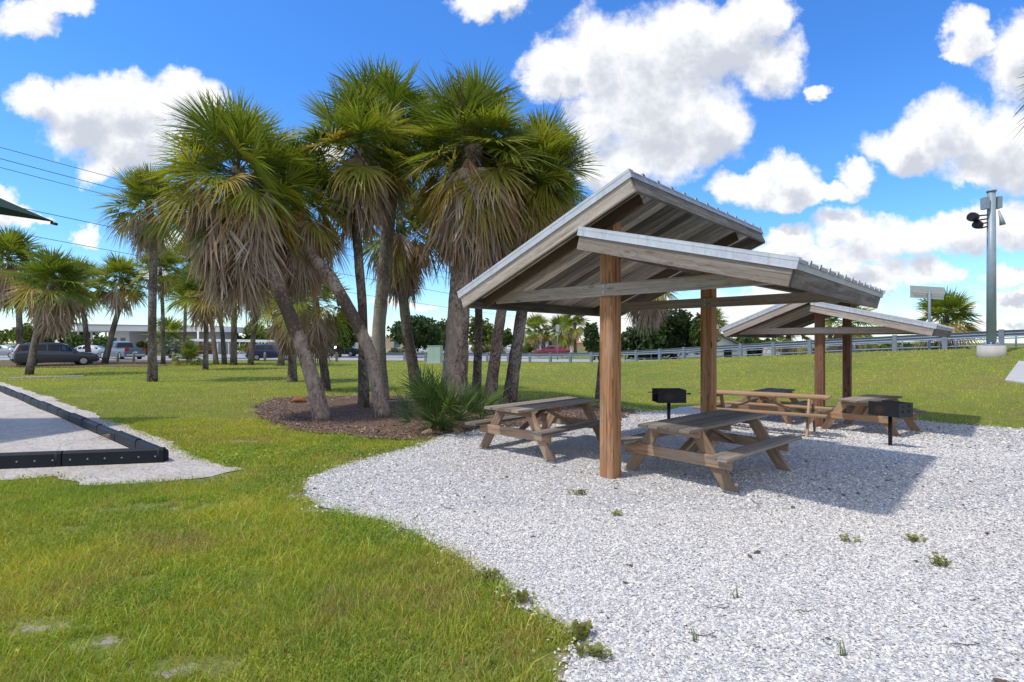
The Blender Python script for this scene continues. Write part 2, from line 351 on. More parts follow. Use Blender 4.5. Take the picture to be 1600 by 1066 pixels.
GRASS = [(.34, (.11, .205, .025)), (.43, (.215, .31, .032)), (.53, (.35, .39, .045)), (.66, (.46, .42, .07))]
def grass_col(m):
    v = m.map('Object', (1, 1, 0))
    a = m.noise(v, .22, 4, .65); b = m.noise(v, 1.5, 5, .7); c = m.noise(v, 9, 4, .6)
    f = m.math('ADD', m.math('MULTIPLY', a, .45), m.math('ADD', m.math('MULTIPLY', b, .35), m.math('MULTIPLY', c, .2)))
    col = m.ramp(f, GRASS)
    st = m.noise(m.map('Object', (.15, .55, 0)), 1, 3, .5)    # mower stripes across the far lawn
    col = m.mix(m.ramp(st, [(.42, 0), (.62, .35)]), col, (.31, .30, .06))
    dry = m.noise(m.map('Object', (1, 1, 0), (31, 7, 0)), .7, 6, .72)
    col = m.mix(m.ramp(dry, [(.53, 0), (.68, .65)]), col, (.34, .24, .12))
    return col
def mat_ground():
    m = N('lawn_soil'); col = grass_col(m)
    c = m.noise(m.map('Object', (1, 1, 0)), 40, 5, .7)
    col = m.mix(m.ramp(c, [(.40, .85), (.66, .3)]), col, (.105, .10, .04))
    bare = m.attr('bare')
    r = m.math('ADD', m.math('MULTIPLY', bare, 1.), m.math('MULTIPLY', m.math('SUBTRACT', m.noise(m.map('Object', (1, 1, 0)), 7, 7, .72), .5), 3.2))
    sand = m.mix(m.noise(m.map('Object', (1, 1, 0)), 24, 5, .7), (.46, .41, .36), (.24, .19, .15))
    col = m.mix(m.ramp(r, [(.75, 0), (1.0, .9)]), col, sand)
    m.col(col); m.set(Roughness=.95, Specular_IOR_Level=.1); m.bump(m.math('ADD', c, m.noise(m.map('Object'), 6, 3)), .6, .03); return m.m
M['ground'] = mat_ground()
def mat_leaf(name, colfn, trans=.35, rough=.5):
    m = N(name); c = colfn(m); m.col(c); m.set(Roughness=rough, Specular_IOR_Level=.35)
    tr = m.n.new('ShaderNodeBsdfTranslucent'); hs = m.mix(1., c, (1.35, 1.3, .6), 'MULTIPLY'); m.l.new(hs, tr.inputs[0])
    mx = m.n.new('ShaderNodeMixShader'); mx.inputs[0].default_value = trans
    out = m.n['Material Output']; m.l.new(m.b.outputs[0], mx.inputs[1]); m.l.new(tr.outputs[0], mx.inputs[2]); m.l.new(mx.outputs[0], out.inputs[0]); return m.m
def blade_col(m):
    t = m.attr(); return m.mix(1., grass_col(m), t, 'MULTIPLY')
M['blade'] = mat_leaf('grass_blade', blade_col, .35, .55)
M['leaf'] = mat_leaf('leaf', lambda m: m.attr(), .36, .5)
M['dead'] = mat_leaf('dead_frond', lambda m: m.attr(), .12, .8)
def mat_gravel():
    m = N('shell_gravel'); v = m.map('Object', (1, 1, .4))
    wv = m.n.new('ShaderNodeTexNoise'); wv.inputs['Scale'].default_value = 60; m.l.new(v, wv.inputs[0])
    ad = m.n.new('ShaderNodeVectorMath'); ad.operation = 'MULTIPLY_ADD'; m.l.new(wv.outputs['Color'], ad.inputs[0]); ad.inputs[1].default_value = (.014, .014, 0); m.l.new(v, ad.inputs[2])
    d = m.vor(ad.outputs[0], 82, 'F1', 'Distance'); cc = m.vor(ad.outputs[0], 82, 'F1', 'Color')
    d2 = m.vor(ad.outputs[0], 160, 'F1', 'Distance')
    sepn = m.n.new('ShaderNodeSeparateColor'); m.l.new(cc, sepn.inputs[0])
    base = m.ramp(sepn.outputs[0], [(0, (.28, .28, .30)), (.14, (.44, .44, .46)), (.4, (.58, .57, .58)), (.8, (.70, .69, .69)), (1, (.78, .77, .76))])
    gap = m.ramp(d, [(.50, 0.), (.85, .65)])
    base = m.mix(gap, base, (.30, .28, .27))
    big = m.noise(v, .9, 5, .65); base = m.mix(m.ramp(big, [(.52, 0), (.75, .4)]), base, (.52, .46, .40))
    dk = m.vor(v, 30, 'F1', 'Color'); sp = m.n.new('ShaderNodeSeparateColor'); m.l.new(dk, sp.inputs[0])
    base = m.mix(m.math('MULTIPLY', m.ramp(sp.outputs[1], [(.955, 0), (.965, .7)]), m.ramp(m.vor(v, 30), [(.22, 1), (.3, 0)])), base, (.10, .07, .06))
    m.col(base); m.set(Roughness=.85, Specular_IOR_Level=.25)
    h = m.math('ADD', m.ramp(d, [(0, 1), (.7, 0)]), m.math('MULTIPLY', d2, -.5)); m.bump(h, .9, .012); return m.m
M['gravel'] = mat_gravel()
M['stone'] = mat_leaf('shell_chip', lambda m: m.attr(), .0, .7)
def mat_mulch():
    m = N('mulch'); v = m.map('Object', (1, 1, 0)); d = m.vor(m.map('Object', (1.6, .7, 0)), 34, 'F1', 'Color'); s = m.n.new('ShaderNodeSeparateColor'); m.l.new(d, s.inputs[0])
    base = m.ramp(s.outputs[0], [(0, (.075, .045, .032)), (.5, (.16, .10, .07)), (1, (.27, .19, .14))])
    base = m.mix(m.ramp(m.noise(v, 1.3, 5, .7), [(.5, 0), (.7, .5)]), base, (.24, .17, .12))
    m.col(base); m.set(Roughness=.95, Specular_IOR_Level=.1); m.bump(m.noise(v, 50, 4, .7), 1., .03); return m.m
M['mulch'] = mat_mulch()
def mat_sand():
    m = N('sand'); v = m.map('Object', (1, 1, 0)); b = m.noise(v, 8, 6, .7); c = m.noise(v, 1.4, 5, .6)
    base = m.mix(m.ramp(c, [(.4, 0), (.7, 1)]), (.72, .66, .59), (.60, .53, .46)); base = m.mix(m.ramp(m.noise(v, 22, 5, .8), [(.60, 0), (.74, .5)]), base, (.26, .18, .13))
    m.col(base); m.set(Roughness=.95, Specular_IOR_Level=.1); m.bump(m.math('ADD', b, m.noise(v, 3.5, 4, .6)), 1., .12); return m.m
M['sand'] = mat_sand()
M['road'] = simple('pale_worn_asphalt', (.36, .36, .355), .9, 0, .15, .6, .1, .2)
M['line'] = simple('road_paint', (.7, .7, .68), .7)
def mat_trunk(name, a, b, c, sc_=1.):
    m = N(name); v = m.map('Object', (1, 1, .55))
    f = m.noise(v, 9*sc_, 6, .7, .6); d = m.noise(m.map('Object', (1, 1, 2.6)), 14*sc_, 4, .6)
    side = m.noise(v, 1.1, 4, .6, .4)
    base = m.mix(m.ramp(f, [(.42, 0), (.55, 1)]), a, b)
    base = m.mix(m.ramp(m.math('ADD', m.math('MULTIPLY', side, .6), m.math('MULTIPLY', m.noise(v, 22, 4, .7), .45)), [(.50, 0), (.58, .85)]), base, c)
    m.col(base); m.set(Roughness=.95, Specular_IOR_Level=.1); m.bump(m.math('ADD', f, m.math('MULTIPLY', d, .8)), 1., .03); return m.m
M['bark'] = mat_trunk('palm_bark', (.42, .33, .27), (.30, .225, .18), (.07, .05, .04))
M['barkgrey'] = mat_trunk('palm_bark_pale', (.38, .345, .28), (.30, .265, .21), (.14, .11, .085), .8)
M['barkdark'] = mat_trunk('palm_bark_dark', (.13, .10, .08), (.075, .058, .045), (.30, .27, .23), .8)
M['barktree'] = simple('tree_bark', (.10, .08, .06), .95, 0, .3, 6, .5)

# ------------------------------------------------------------------ ground
def bare_field(x, y):
    b = np.zeros_like(x)
    for (px, py, rx, ry) in ((200,800,.75,.12),(60,985,.36,.12),(150,1010,.3,.1),(470,775,.18,.35),(490,800,.2,.15),(405,640,.35,.5),(380,690,.6,.15),(150,610,1.6,.5),(300,745,.9,.25),(230,905,.1,.06),(300,1050,.3,.1),(905,1040,.25,.2),(260,790,.6,.10),(120,830,.25,.08)):
        c = gp(px, py); b = np.maximum(b, .95-((x-c.x)/rx)**2*.5-((y-c.y)/ry)**2*.5)
    return np.clip(b, 0, 1)
def axis(lo, hi, n0, n1, step):
    a = list(np.arange(n0, n1+1e-6, step)); s = step
    while a[-1] < hi: s *= 1.16; a.append(a[-1]+s)
    s = step
    while a[0] > lo: s *= 1.16; a.insert(0, a[0]-s)
    return np.array(a)
xs = axis(-900, 900, -9, 9, .11); ys = axis(-60, 2500, 1.5, 13, .11)
# keep the lawn and embankment well sampled
def refine(a, lo, hi, mx):
    out = [a[0]]
    for q in a[1:]:
        g = q-out[-1]
        if lo < q < hi and g > mx:
            k = int(math.ceil(g/mx)); b0 = out[-1]
            for i in range(1, k): out.append(b0+g*i/k)
        out.append(q)
    return np.array(out)
xs = refine(xs, -60, 60, .9); ys = refine(ys, -5, 90, .9)
GX, GY = np.meshgrid(xs, ys); GZ = terr(GX, GY)
nx, ny = len(xs), len(ys)
V = np.stack([GX.ravel(), GY.ravel(), GZ.ravel()], 1)
ii = (np.arange(ny-1)[:, None]*nx+np.arange(nx-1)[None, :]).ravel()
Fc = np.stack([ii, ii+1, ii+nx+1, ii+nx], 1)
ground = fastmesh('ground', V, Fc, M['ground'], smooth=True, kind='structure')
bf = np.zeros((len(V), 4), np.float32); bf[:, 3] = 1; bf[:, :3] = bare_field(V[:, 0], V[:, 1])[:, None]
ground.data.color_attributes.new('bare', 'FLOAT_COLOR', 'POINT').data.foreach_set('color', bf.ravel())

def roughen(P, amp, step=.12, seed=0):
    out = []; n = len(P)
    for i in range(n):
        a = Vector(P[i][:2]); b = Vector(P[(i+1) % n][:2]); d = (b-a).length; near = min(a.length, b.length)
        st = max(step, step*near/5); k = max(1, min(60, int(d/st))); nrm = Vector((-(b-a).y, (b-a).x)); nrm = nrm.normalized() if d > 0 else nrm
        for j in range(k):
            q = a.lerp(b, j/k); s = min(q.length/5, 2)
            o = noise.noise(Vector((q.x*2.2/s**.5, q.y*2.2/s**.5, seed)))+.6*noise.noise(Vector((q.x*7, q.y*7, seed+5)))
            out.append(q+nrm*amp*(o+.5*noise.noise(Vector((q.x*19, q.y*19, seed+9))))*s)
    return out
def in_poly(x, y, P):
    x = np.asarray(x); y = np.asarray(y); c = np.zeros(x.shape, bool); n = len(P)
    for i in range(n):
        x0, y0 = P[i]; x1, y1 = P[(i+1) % n]
        if y0 == y1: continue
        m = (y0 > y) != (y1 > y); c ^= m & (x < (x1-x0)*(y-y0)/(y1-y0)+x0)
    return c
def sheet(name, P, mat, dz, grid=.4, hump=0, **kw):
    P = [tuple(p[:2]) for p in P]; A = np.array(P)
    lo, hi = A.min(0), A.max(0); gx, gy = np.meshgrid(np.arange(lo[0], hi[0], grid), np.arange(lo[1], hi[1], grid))
    gx, gy = gx.ravel(), gy.ravel(); m = in_poly(gx, gy, P); pts = P+list(zip(gx[m]+1e-4, gy[m]+1e-4))
    res = delaunay_2d_cdt([Vector(p) for p in pts], [(i, (i+1) % len(P)) for i in range(len(P))], [], 2, 1e-5)
    vv = np.array([tuple(p) for p in res[0]]); ff = [f for f in res[2]]
    cen = np.array([vv[list(f)].mean(0) for f in ff]); keep = in_poly(cen[:, 0], cen[:, 1], P)
    Fa = np.array([f for f, k in zip(ff, keep) if k and len(f) == 3], int)
    z = terr(vv[:, 0], vv[:, 1])+dz
    if hump:
        B = A[:: max(1, len(A)//80)]; d = np.min(np.hypot(vv[:, 0][:, None]-B[:, 0], vv[:, 1][:, None]-B[:, 1]), 1); z += hump*sstep(d/1.2)
    # faces upward
    a, b, c = vv[Fa[:, 0]], vv[Fa[:, 1]], vv[Fa[:, 2]]; cr = (b[:, 0]-a[:, 0])*(c[:, 1]-a[:, 1])-(b[:, 1]-a[:, 1])*(c[:, 0]-a[:, 0])
    Fa[cr < 0] = Fa[cr < 0][:, ::-1]
    return fastmesh(name, np.column_stack([vv, z]), Fa, mat, smooth=True, **kw)
def pxpoly(L): return [gp(*p) for p in L]
GRAVEL = pxpoly([(905,1500),(895,1200),(880,1066),(893,1035),(905,1005),(870,975),(805,950),(790,915),(765,905),(735,880),(690,855),(640,832),(590,815),(540,803),(495,795),(480,780),(478,762),(490,745),(530,730),(590,712),(640,700),(680,688),(700,676),(740,668),(800,665),(860,662),(920,656),(970,652),(1000,645),(1060,637),(1100,633),(1180,637),(1280,645),(1350,652),(1440,659),(1500,664),(1600,672),(1760,684)])
GRAVEL = [tuple(p[:2]) for p in GRAVEL]+[(22, 9), (18, .3), (.1, .3)]
GRAVEL = roughen(GRAVEL, .035, .07, 1)
sheet('gravel_bed', GRAVEL, M['gravel'], .014, .35, kind='structure')
MULCH = roughen(pxpoly([(405,634),(430,624),(520,620),(600,620),(700,619),(780,625),(860,632),(930,637),(985,641),(992,647),(965,655),(900,661),(800,668),(745,673),(705,681),(670,689),(600,687),(520,681),(450,672),(415,660),(398,645)]), .12, .12, 4)
sheet('mulch_bed', MULCH, M['mulch'], .026, .3, hump=.03, kind='structure')
MULCH2 = roughen([(-80,50.5),(-80,36),(-45,36),(-30,37),(-25.5,38.5),(-26.5,43),(-30,50.3)], .15, .4, 9)
sheet('mulch_strip', MULCH2, M['mulch'], .03, .8, kind='structure')
Cn = gp(262, 723); Cn.z = 0
SAND = [gp(*p)[:2] for p in [(-200,757),(0,750),(80,748),(150,761),(240,757),(330,746),(378,735),(335,724),(302,709),(272,695),(195,665),(112,635),(52,613),(0,597)]]
SAND = roughen([tuple(p) for p in SAND]+[(-30,31),(-40,31),(-40,7)], .07, .1, 6)
sheet('sand_pit', SAND, M['sand'], .01, .3, kind='structure')
# roads: pale parking lot beyond the lawn and the carriageway behind the guardrail
CR = CREST[:, :2]
def offset_line(off):
    out = []
    for i in range(len(CR)):
        a = CR[max(0, i-1)]; b = CR[min(len(CR)-1, i+1)]; d = (b-a)/np.linalg.norm(b-a); out.append((CR[i][0]-d[1]*-off, CR[i][1]+d[0]*-off))
    return out
nearL = offset_line(1.0); farL = offset_line(9.0)
sheet('road', [tuple(p) for p in nearL]+[tuple(p) for p in farL[::-1]], M['road'], .02, 1.6, kind='structure')
lot = [(-400, 61.5), (-400, 120), (14, 120), (6, 60), (0, 58.5), (-14, 60.2)]
sheet('parking_lot', lot, M['road'], .012, 4., kind='structure')
GR_A, MU_A, SA_A = [np.array([tuple(p) for p in q]) for q in (GRAVEL, MULCH, SAND)]

# kerb of the flat concrete strip in the left lawn
mb = MB(); a, b = gp(15, 592), gp(131, 589); mb.board(a+Vector((0, 0, .03)), b+Vector((0, 0, .03)), .28, .06, (0, 1, 0)); mb.obj('path_slab', M['slab'], kind='structure')
mb = MB(); q = [gp(1592, 566), gp(1570, 596), gp(1640, 606), gp(1760, 590)]; mb.prism([p+Vector((0, 0, -.05)) for p in q], (0, 0, .10)); mb.obj('pavement', M['slab'], kind='structure')

# ------------------------------------------------------------------ grass blades, gravel chips, mulch chips
def scatter_wedge(n, d0, d1, x0=-1.02, x1=1.02, power=1.0):
    """points in the ground wedge the photo shows, area-uniform inside [d0,d1]"""
    u = rng.random(n); d = np.sqrt(d0*d0+u*(d1*d1-d0*d0)); x = (x0+(x1-x0)*rng.random(n))*d
    return x, d
def lawn_mask(x, y):
    jx = x+rng.normal(0, .012, len(x))*y; jy = y+rng.normal(0, .012, len(x))*y
    m = ~in_poly(jx, jy, GR_A); m &= ~in_poly(jx, jy, MU_A); m &= ~in_poly(jx, jy, SA_A)
    s, _ = crest(x, y); m &= s > .5
    pn2 = np.array([noise.noise(Vector((a*5, c*5, 4)))+.6*noise.noise(Vector((a*14, c*14, 8))) for a, c in zip(x, y)])
    b = bare_field(x, y); m &= rng.random(len(x)) > (b+pn2*.9)*1.5-.45
    pn = np.array([noise.noise(Vector((a*1.3, c*1.3, 2))) for a, c in zip(x, y)]); m &= rng.random(len(x)) > (pn-.28)*1.6
    return m
def blades(n, d0, d1, h, w, x0=-1.02, x1=1.02, lean=.5, seg=2):
    x, y = scatter_wedge(n, d0, d1, x0, x1); k = lawn_mask(x, y); x, y = x[k], y[k]; n = len(x)
    z = terr(x, y); a = rng.random(n)*6.283; H = h*(.45+rng.random(n)*.9); Wd = w*(.6+.8*rng.random(n))
    la = rng.random(n)*6.283; lm = H*lean*(.3+1.2*rng.random(n))
    sx, sy = np.cos(a)*Wd/2, np.sin(a)*Wd/2; dx, dy = np.cos(la)*lm, np.sin(la)*lm
    p0 = np.stack([x-sx, y-sy, z-.003], 1); p1 = np.stack([x+sx, y+sy, z-.003], 1)
    t = rng.random((n, 1)); cb = .95+.5*t; yel = (rng.random((n, 1)) < .10)*np.clip(12/y[:, None], .15, 1); cb = cb*(1+.25*sstep((y[:, None]-9)/12)); brn = (rng.random((n, 1)) < .05)*1.
    colr = np.concatenate([cb*(1+.5*yel+.5*brn), cb*(1+.12*yel-.25*brn), cb*(1+.3*yel+1.5*brn)], 1)
    if seg == 2:
        m0 = np.stack([x-sx*.8+dx*.35, y-sy*.8+dy*.35, z+H*.55], 1); m1 = np.stack([x+sx*.8+dx*.35, y+sy*.8+dy*.35, z+H*.55], 1)
        tp = np.stack([x+dx, y+dy, z+H*.95], 1)
        V = np.stack([p0, p1, m1, m0, tp], 1).reshape(-1, 3); o = np.arange(n)[:, None]*5
        F = np.concatenate([o+[[0, 1, 2]], o+[[0, 2, 3]], o+[[3, 2, 4]]]); C = np.repeat(colr, 5, 0)
    else:
        tp = np.stack([x+dx, y+dy, z+H], 1); V = np.stack([p0, p1, tp], 1).reshape(-1, 3); o = np.arange(n)[:, None]*3; F = o+[[0, 1, 2]]; C = np.repeat(colr, 3, 0)
    return V, F, C
def joinm(L):
    Vs, Fs, Cs, o = [], [], [], 0
    for V, F, C in L: Vs.append(V); Fs.append(F+o); Cs.append(C); o += len(V)
    return np.concatenate(Vs), np.concatenate(Fs), np.concatenate(Cs)
def clover(n):
    x, y = scatter_wedge(n, 2.2, 9, -1.02, .15); pn = np.array([noise.noise(Vector((a*.9, c*.9, 21)))+.5*noise.noise(Vector((a*3, c*3, 2))) for a, c in zip(x, y)])
    k = (pn > .02+.2*rng.random(n)) & lawn_mask(x, y); x, y = x[k], y[k]; n = len(x); z = terr(x, y)+.012+.03*rng.random(n); S = .0065*(.6+.8*rng.random(n))*np.clip(y/4, 1, 2)
    a = rng.random(n)*6.283; t1 = rng.normal(0, .5, n); t2 = rng.normal(0, .5, n); q = []
    for i in range(4):
        u, v = [(1, 0), (0, .8), (-1, 0), (0, -.8)][i]; lx, ly = u*S, v*S; q.append(np.stack([x+lx*np.cos(a)-ly*np.sin(a), y+lx*np.sin(a)+ly*np.cos(a), z+lx*t1+ly*t2], 1))
    V = np.stack(q, 1).reshape(-1, 3); o = np.arange(n)[:, None]*4; F = np.concatenate([o+[[0, 1, 2]], o+[[0, 2, 3]]])
    c = np.array([(.55, .75, .8), (.8, .95, .8), (1.0, 1.1, .8), (1.7, 1.2, 1.)])[rng.choice(4, n, p=[.4, .35, .2, .05])]; return V, F, np.repeat(c, 4, 0)
L = [clover(160000), blades(150000, 2.2, 6.5, .052, .0050, -1.02, .12, .7), blades(120000, 6.5, 12, .055, .009, -1.02, .1, .7), blades(90000, 12, 24, .055, .018, -1.02, 1.05, .6, 1), blades(90000, 24, 50, .06, .04, -1.02, 1.05, .5, 1), blades(9000, 2.3, 5.5, .11, .005, -1.02, .12, .8)]
V, Fc, C = joinm(L)
fastmesh('grass', V, Fc, M['blade'], col=C, kind='stuff', label='short green lawn grass with yellowing patches around the gravel', cat='grass')
def chips(n, d0, d1, s, poly, x0, x1, dz, cols, flat=.35, long=1.5):
    x, y = scatter_wedge(n, d0, d1, x0, x1); k = in_poly(x+rng.normal(0, .008, n)*y*(1+3*(rng.random(n) < .25)), y+rng.normal(0, .008, n)*y*(1+3*(rng.random(n) < .25)), poly); x, y = x[k], y[k]; n = len(x); z = terr(x, y)+dz
    S = s*(.45+rng.random(n)**2*1.3); a = rng.random(n)*6.283; el = 1+rng.random(n)*(long-1); til = rng.normal(0, .45, n); til2 = rng.normal(0, .35, n)
    ang = np.array([0, 1.2, 2.4, 3.9, 5.1])[None, :]+rng.normal(0, .22, (n, 5)); rad = S[:, None]*(.75+.5*rng.random((n, 5)))
    lx = np.cos(ang)*rad*el[:, None]; ly = np.sin(ang)*rad; lz = lx*til[:, None]+ly*til2[:, None]
    ca, sa = np.cos(a)[:, None], np.sin(a)[:, None]
    X = x[:, None]+lx*ca-ly*sa; Y = y[:, None]+lx*sa+ly*ca; zc = z[:, None]+S[:, None]*.3; Z = zc+lz*.7
    apex = np.stack([x+S*.2*rng.normal(0, 1, n), y+S*.2*rng.normal(0, 1, n), z+S*(.3+flat+.2*rng.random(n))], 1)
    V = np.concatenate([np.stack([X, Y, Z], 2), apex[:, None, :]], 1).reshape(-1, 3); o = np.arange(n)[:, None]*6
    F = np.concatenate([o+[[i, (i+1) % 5, 5]] for i in range(5)])
    cs = np.array([1., .975, .93])*np.array(cols)[rng.integers(0, len(cols), n)]*(.88+.2*rng.random((n, 1)))
    return V, F, np.repeat(np.clip(cs, 0, .9), 6, 0)
SH = [(.66,.64,.61),(.72,.70,.67),(.64,.62,.60),(.56,.55,.54),(.48,.47,.47),(.69,.67,.63),(.60,.56,.52),(.36,.35,.34),(.77,.75,.72),(.65,.63,.61),(.70,.68,.66)]
L = [chips(190000, 2.2, 5.5, .0072, GR_A, -.46, 1.02, .012, SH), chips(120000, 5.5, 10, .0095, GR_A, -.45, 1.02, .012, SH), chips(60000, 10, 16, .015, GR_A, -.2, 1.02, .012, SH), chips(180, 2.2, 8, .012, GR_A, -.4, 1.02, .02, [(.08,.06,.05),(.14,.09,.06)], .3, 2.5)]
V, Fc, C = joinm(L)
fastmesh('gravel_chips', V, Fc, M['stone'], col=C, kind='stuff', label='loose white crushed shell gravel covering the picnic area', cat='gravel')
V, Fc, C = chips(60000, 8.5, 19, .011, MU_A, -.6, .3, .045, [(.12,.07,.05),(.20,.13,.09),(.28,.20,.15),(.09,.055,.04),(.33,.25,.19)], .15, 3.5)
fastmesh('mulch_chips', V, Fc, M['stone'], col=C, kind='stuff', label='brown shredded bark mulch under the palm cluster', cat='mulch')

# ------------------------------------------------------------------ picnic shelters
PSI, S_, A_ = .757, 3.03, .625
UR, ZR, UL, MM, UH, ZH, UE, M2 = .636, 3.692, -2.274, .408, -.029, 3.147, 2.38, .264
def roof_slope(root, name, u0, z0, u1, z1, v0, v1):
    """sloping roof from (u0,z0) to (u1,z1): deck boards, barge boards, fascias, flashing, ribbed sheet. z is the top of the flashing"""
    d = Vector((u1-u0, 0, z1-z0)); L = d.length; d.normalize(); n = Vector((-d.z, 0, d.x)); n = n if n.z > 0 else -n
    def P(s, v, h): q = Vector((u0, v, z0))+d*s+n*h; return q
    FH, BH = .105, .165      # flashing and barge heights
    mb = MB(); k = int((v1-v0-.08)/.19); wv = (v1-v0-.08)/k
    for i in range(k):
        v = v0+.04+wv*(i+.5); mb.board(P(.03, v, -.085), P(L-.03, v, -.085), wv-.02, .034, (0, 1, 0), ch=.008)
    deck = mb.obj('roof_deck', M['deck'], root)
    for v in (v0+.02, v1-.02): mb = MB(); mb.board(P(0.02, v, -FH-BH/2+.035), P(L-.02, v, -FH-BH/2+.035), BH+.07, .038, tuple(n), ch=.004); mb.obj('barge_board', M['roofwood'], root)
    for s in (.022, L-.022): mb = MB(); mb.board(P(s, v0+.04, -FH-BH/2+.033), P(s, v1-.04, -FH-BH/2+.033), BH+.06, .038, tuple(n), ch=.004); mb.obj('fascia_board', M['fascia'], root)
    # folded metal trim round the four edges
    for v, o in ((v0, -1), (v1, 1)):
        mb = MB(); mb.board(P(-.012, v+o*.006, -FH/2), P(L+.012, v+o*.006, -FH/2), FH, .006, tuple(n))
        mb.board(P(-.012, v-o*.045, .004), P(L+.012, v-o*.045, .004), .1, .005, (0, 1, 0)); mb.board(P(.0, v+o*.012, -FH+.004), P(L, v+o*.012, -FH+.004), .008, .012, tuple(n))
        mb.board(P(-.012, v+o*.0095, -.028), P(L+.012, v+o*.0095, -.028), .006, .006, tuple(n)); mb.obj('edge_flashing', M['flash'], root)
    for s, o in ((0, -1), (L, 1)):
        mb = MB(); mb.board(P(s+o*.006, v0, -FH/2), P(s+o*.006, v1, -FH/2), FH-.01, .006, tuple(n)); mb.obj('edge_flashing', M['flash2'], root)
    mb = MB(); p = .355; b = []; v = v0+.02; prof = []
    while v < v1-.04:
        prof += [(v, -.035), (v+p*.74, -.035), (v+p*.78, .012), (v+p*.90, .012), (v+p*.94, -.035)]; v += p
    prof = [(a, h) for a, h in prof if a < v1-.01]
    for (a, h), (c, g) in zip(prof[:-1], prof[1:]): mb.poly([P(-.02, a, h), P(L+.03, a, h), P(L+.03, c, g), P(-.02, c, g)])
    o = mb.obj('roof_sheet', M['sheet'], root); md = o.modifiers.new('t', 'SOLIDIFY'); md.thickness = .004
    return P, L, n
def shelter(loc, rz, label, postmat, far):
    root = empty('picnic_shelter', loc, rz, label=label, cat='picnic shelter', group='picnic shelters on the gravel')
    w = .1
    for v in (0, S_):
        mb = MB(); mb.board((0, v, -.1), (0, v, ZR-MM*UR-.14), 2*w, 2*w, (1, 0, 0), .6, ch=.006)
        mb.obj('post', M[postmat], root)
    v0, v1 = -A_, S_+A_
    roof_slope(root, 'l', UR, ZR, UL, ZR-MM*(UR-UL), v0, v1)
    roof_slope(root, 'r', UH, ZH, UE, ZH-M2*(UE-UH), v0, v1)
    TZ0, TZ1 = 2.337, 2.497
    for v in (0, S_):
        vf = v-w-.021
        mb = MB(); ua = UL+.33; ub = 2.28
        mb.board((ua, vf, (TZ0+TZ1)/2), (ub, vf, (TZ0+TZ1)/2), TZ1-TZ0, .04, (0, 0, 1), ch=.004)
        mb.obj('tie_beam', M['roofwood'], root)
        for nm, (ux, zx, uy, zy) in (('l', (UR-.1, ZR-MM*.1, UL+.1, ZR-MM*(UR-UL-.1))), ('r', (UH+.0, ZH, UE-.1, ZH-M2*(UE-UH-.1)))):
            mb = MB(); dz = -.185; vr = v-w-.062 if nm == 'l' else v+w+.022
            mb.board((ux, vr, zx+dz), (uy, vr, zy+dz), .15, .038, (0, 0, 1), ch=.004); mb.obj('rafter', M['rafter'] if nm == 'l' else M['roofwood'], root)
        for dz in (.045, -.03):
            mb = MB(); mb.tube([(-.005, vf-.02, (TZ0+TZ1)/2+dz), (-.005, vf-.032, (TZ0+TZ1)/2+dz)], .017, 8); mb.tube([(-.005, vf-.032, (TZ0+TZ1)/2+dz), (-.005, vf-.042, (TZ0+TZ1)/2+dz)], .009, 6); mb.obj('bolt', M['bolt'], root)
    return root
O1 = Vector((1.271, 6.868, 0)); O2 = Vector((481/F0*13.5, 13.5, 0)); O2.z = T(O2.x, O2.y)
print('O2z', O2.z)
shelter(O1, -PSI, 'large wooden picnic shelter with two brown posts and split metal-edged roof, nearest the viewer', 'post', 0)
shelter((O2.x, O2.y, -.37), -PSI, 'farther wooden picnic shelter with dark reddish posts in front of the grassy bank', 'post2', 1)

# ------------------------------------------------------------------ picnic tables
def table(loc, yaw, Ln, label, top='table', leg='tableleg', H=.74, Wd=.72, sc_=1.):
    """origin = centre of the near end on the ground; local y runs along the table"""
    root = empty('picnic_table', loc, -yaw, label=label, cat='picnic table', group='wooden picnic tables on the gravel'); root.scale = (sc_,)*3
    t = .04; mb = MB(); k = 5; bw = Wd/k
    for i in range(k):
        x = -Wd/2+bw*(i+.5); j0, j1 = random.uniform(-.012, .012), random.uniform(-.012, .012)
        mb.board((x, j0, H-t/2+random.uniform(-.003, .003)), (x, Ln+j1, H-t/2+random.uniform(-.003, .003)), bw-.007, t, (1, 0, 0), ch=.007)
    mb.obj('table_top', M[top], root)
    for s in (-1, 1):
        mb = MB()
        for q in (0, 1):
            x = s*(.63+q*.125); mb.board((x, random.uniform(-.01, .01), .43), (x, Ln+random.uniform(-.01, .01), .43+random.uniform(-.004, .004)), .12, .04, (1, 0, 0), ch=.007)
        mb.obj('seat', M[top], root)
    fo = .32; mb = MB(); mb.board((-Wd/2+.03, Ln/2, H-.085), (Wd/2-.03, Ln/2, H-.085), .085, .038, (0, 0, 1)); mb.obj('top_cleat', M[leg], root)
    for e, y in enumerate((fo, Ln-fo)):
        o = -1 if e == 0 else 1
        for s in (-1, 1):
            mb = MB(); mb.board((s*.27, y, H-.045), (s*.735, y, -.03), .155, .04, (1, 0, 0), ch=.004)
            # square the foot to the ground
            mb.obj('leg', M[leg], root)
        mb = MB(); mb.board((-Wd/2+.01, y+o*.0395, H-.085), (Wd/2-.01, y+o*.0395, H-.085), .085, .038, (0, 0, 1), ch=.004); mb.obj('top_support', M[leg], root)
        mb = MB(); mb.board((-.74, y+o*.0395, .34), (.74, y+o*.0395, .34), .14, .038, (0, 0, 1), ch=.004); mb.obj('seat_support', M[leg], root)
        mb = MB(); yy = y-o*.02; mb.board((0, yy, .31), (0, Ln/2-(-o)*.06*-1, H-.07), .09, .038, (1, 0, 0)); mb.obj('brace', M[leg], root)
    return root
def tl(p, dz=0): return (p[0], p[1], T(p[0], p[1])+dz)
NV = Vector((math.sin(PSI), math.cos(PSI), 0))
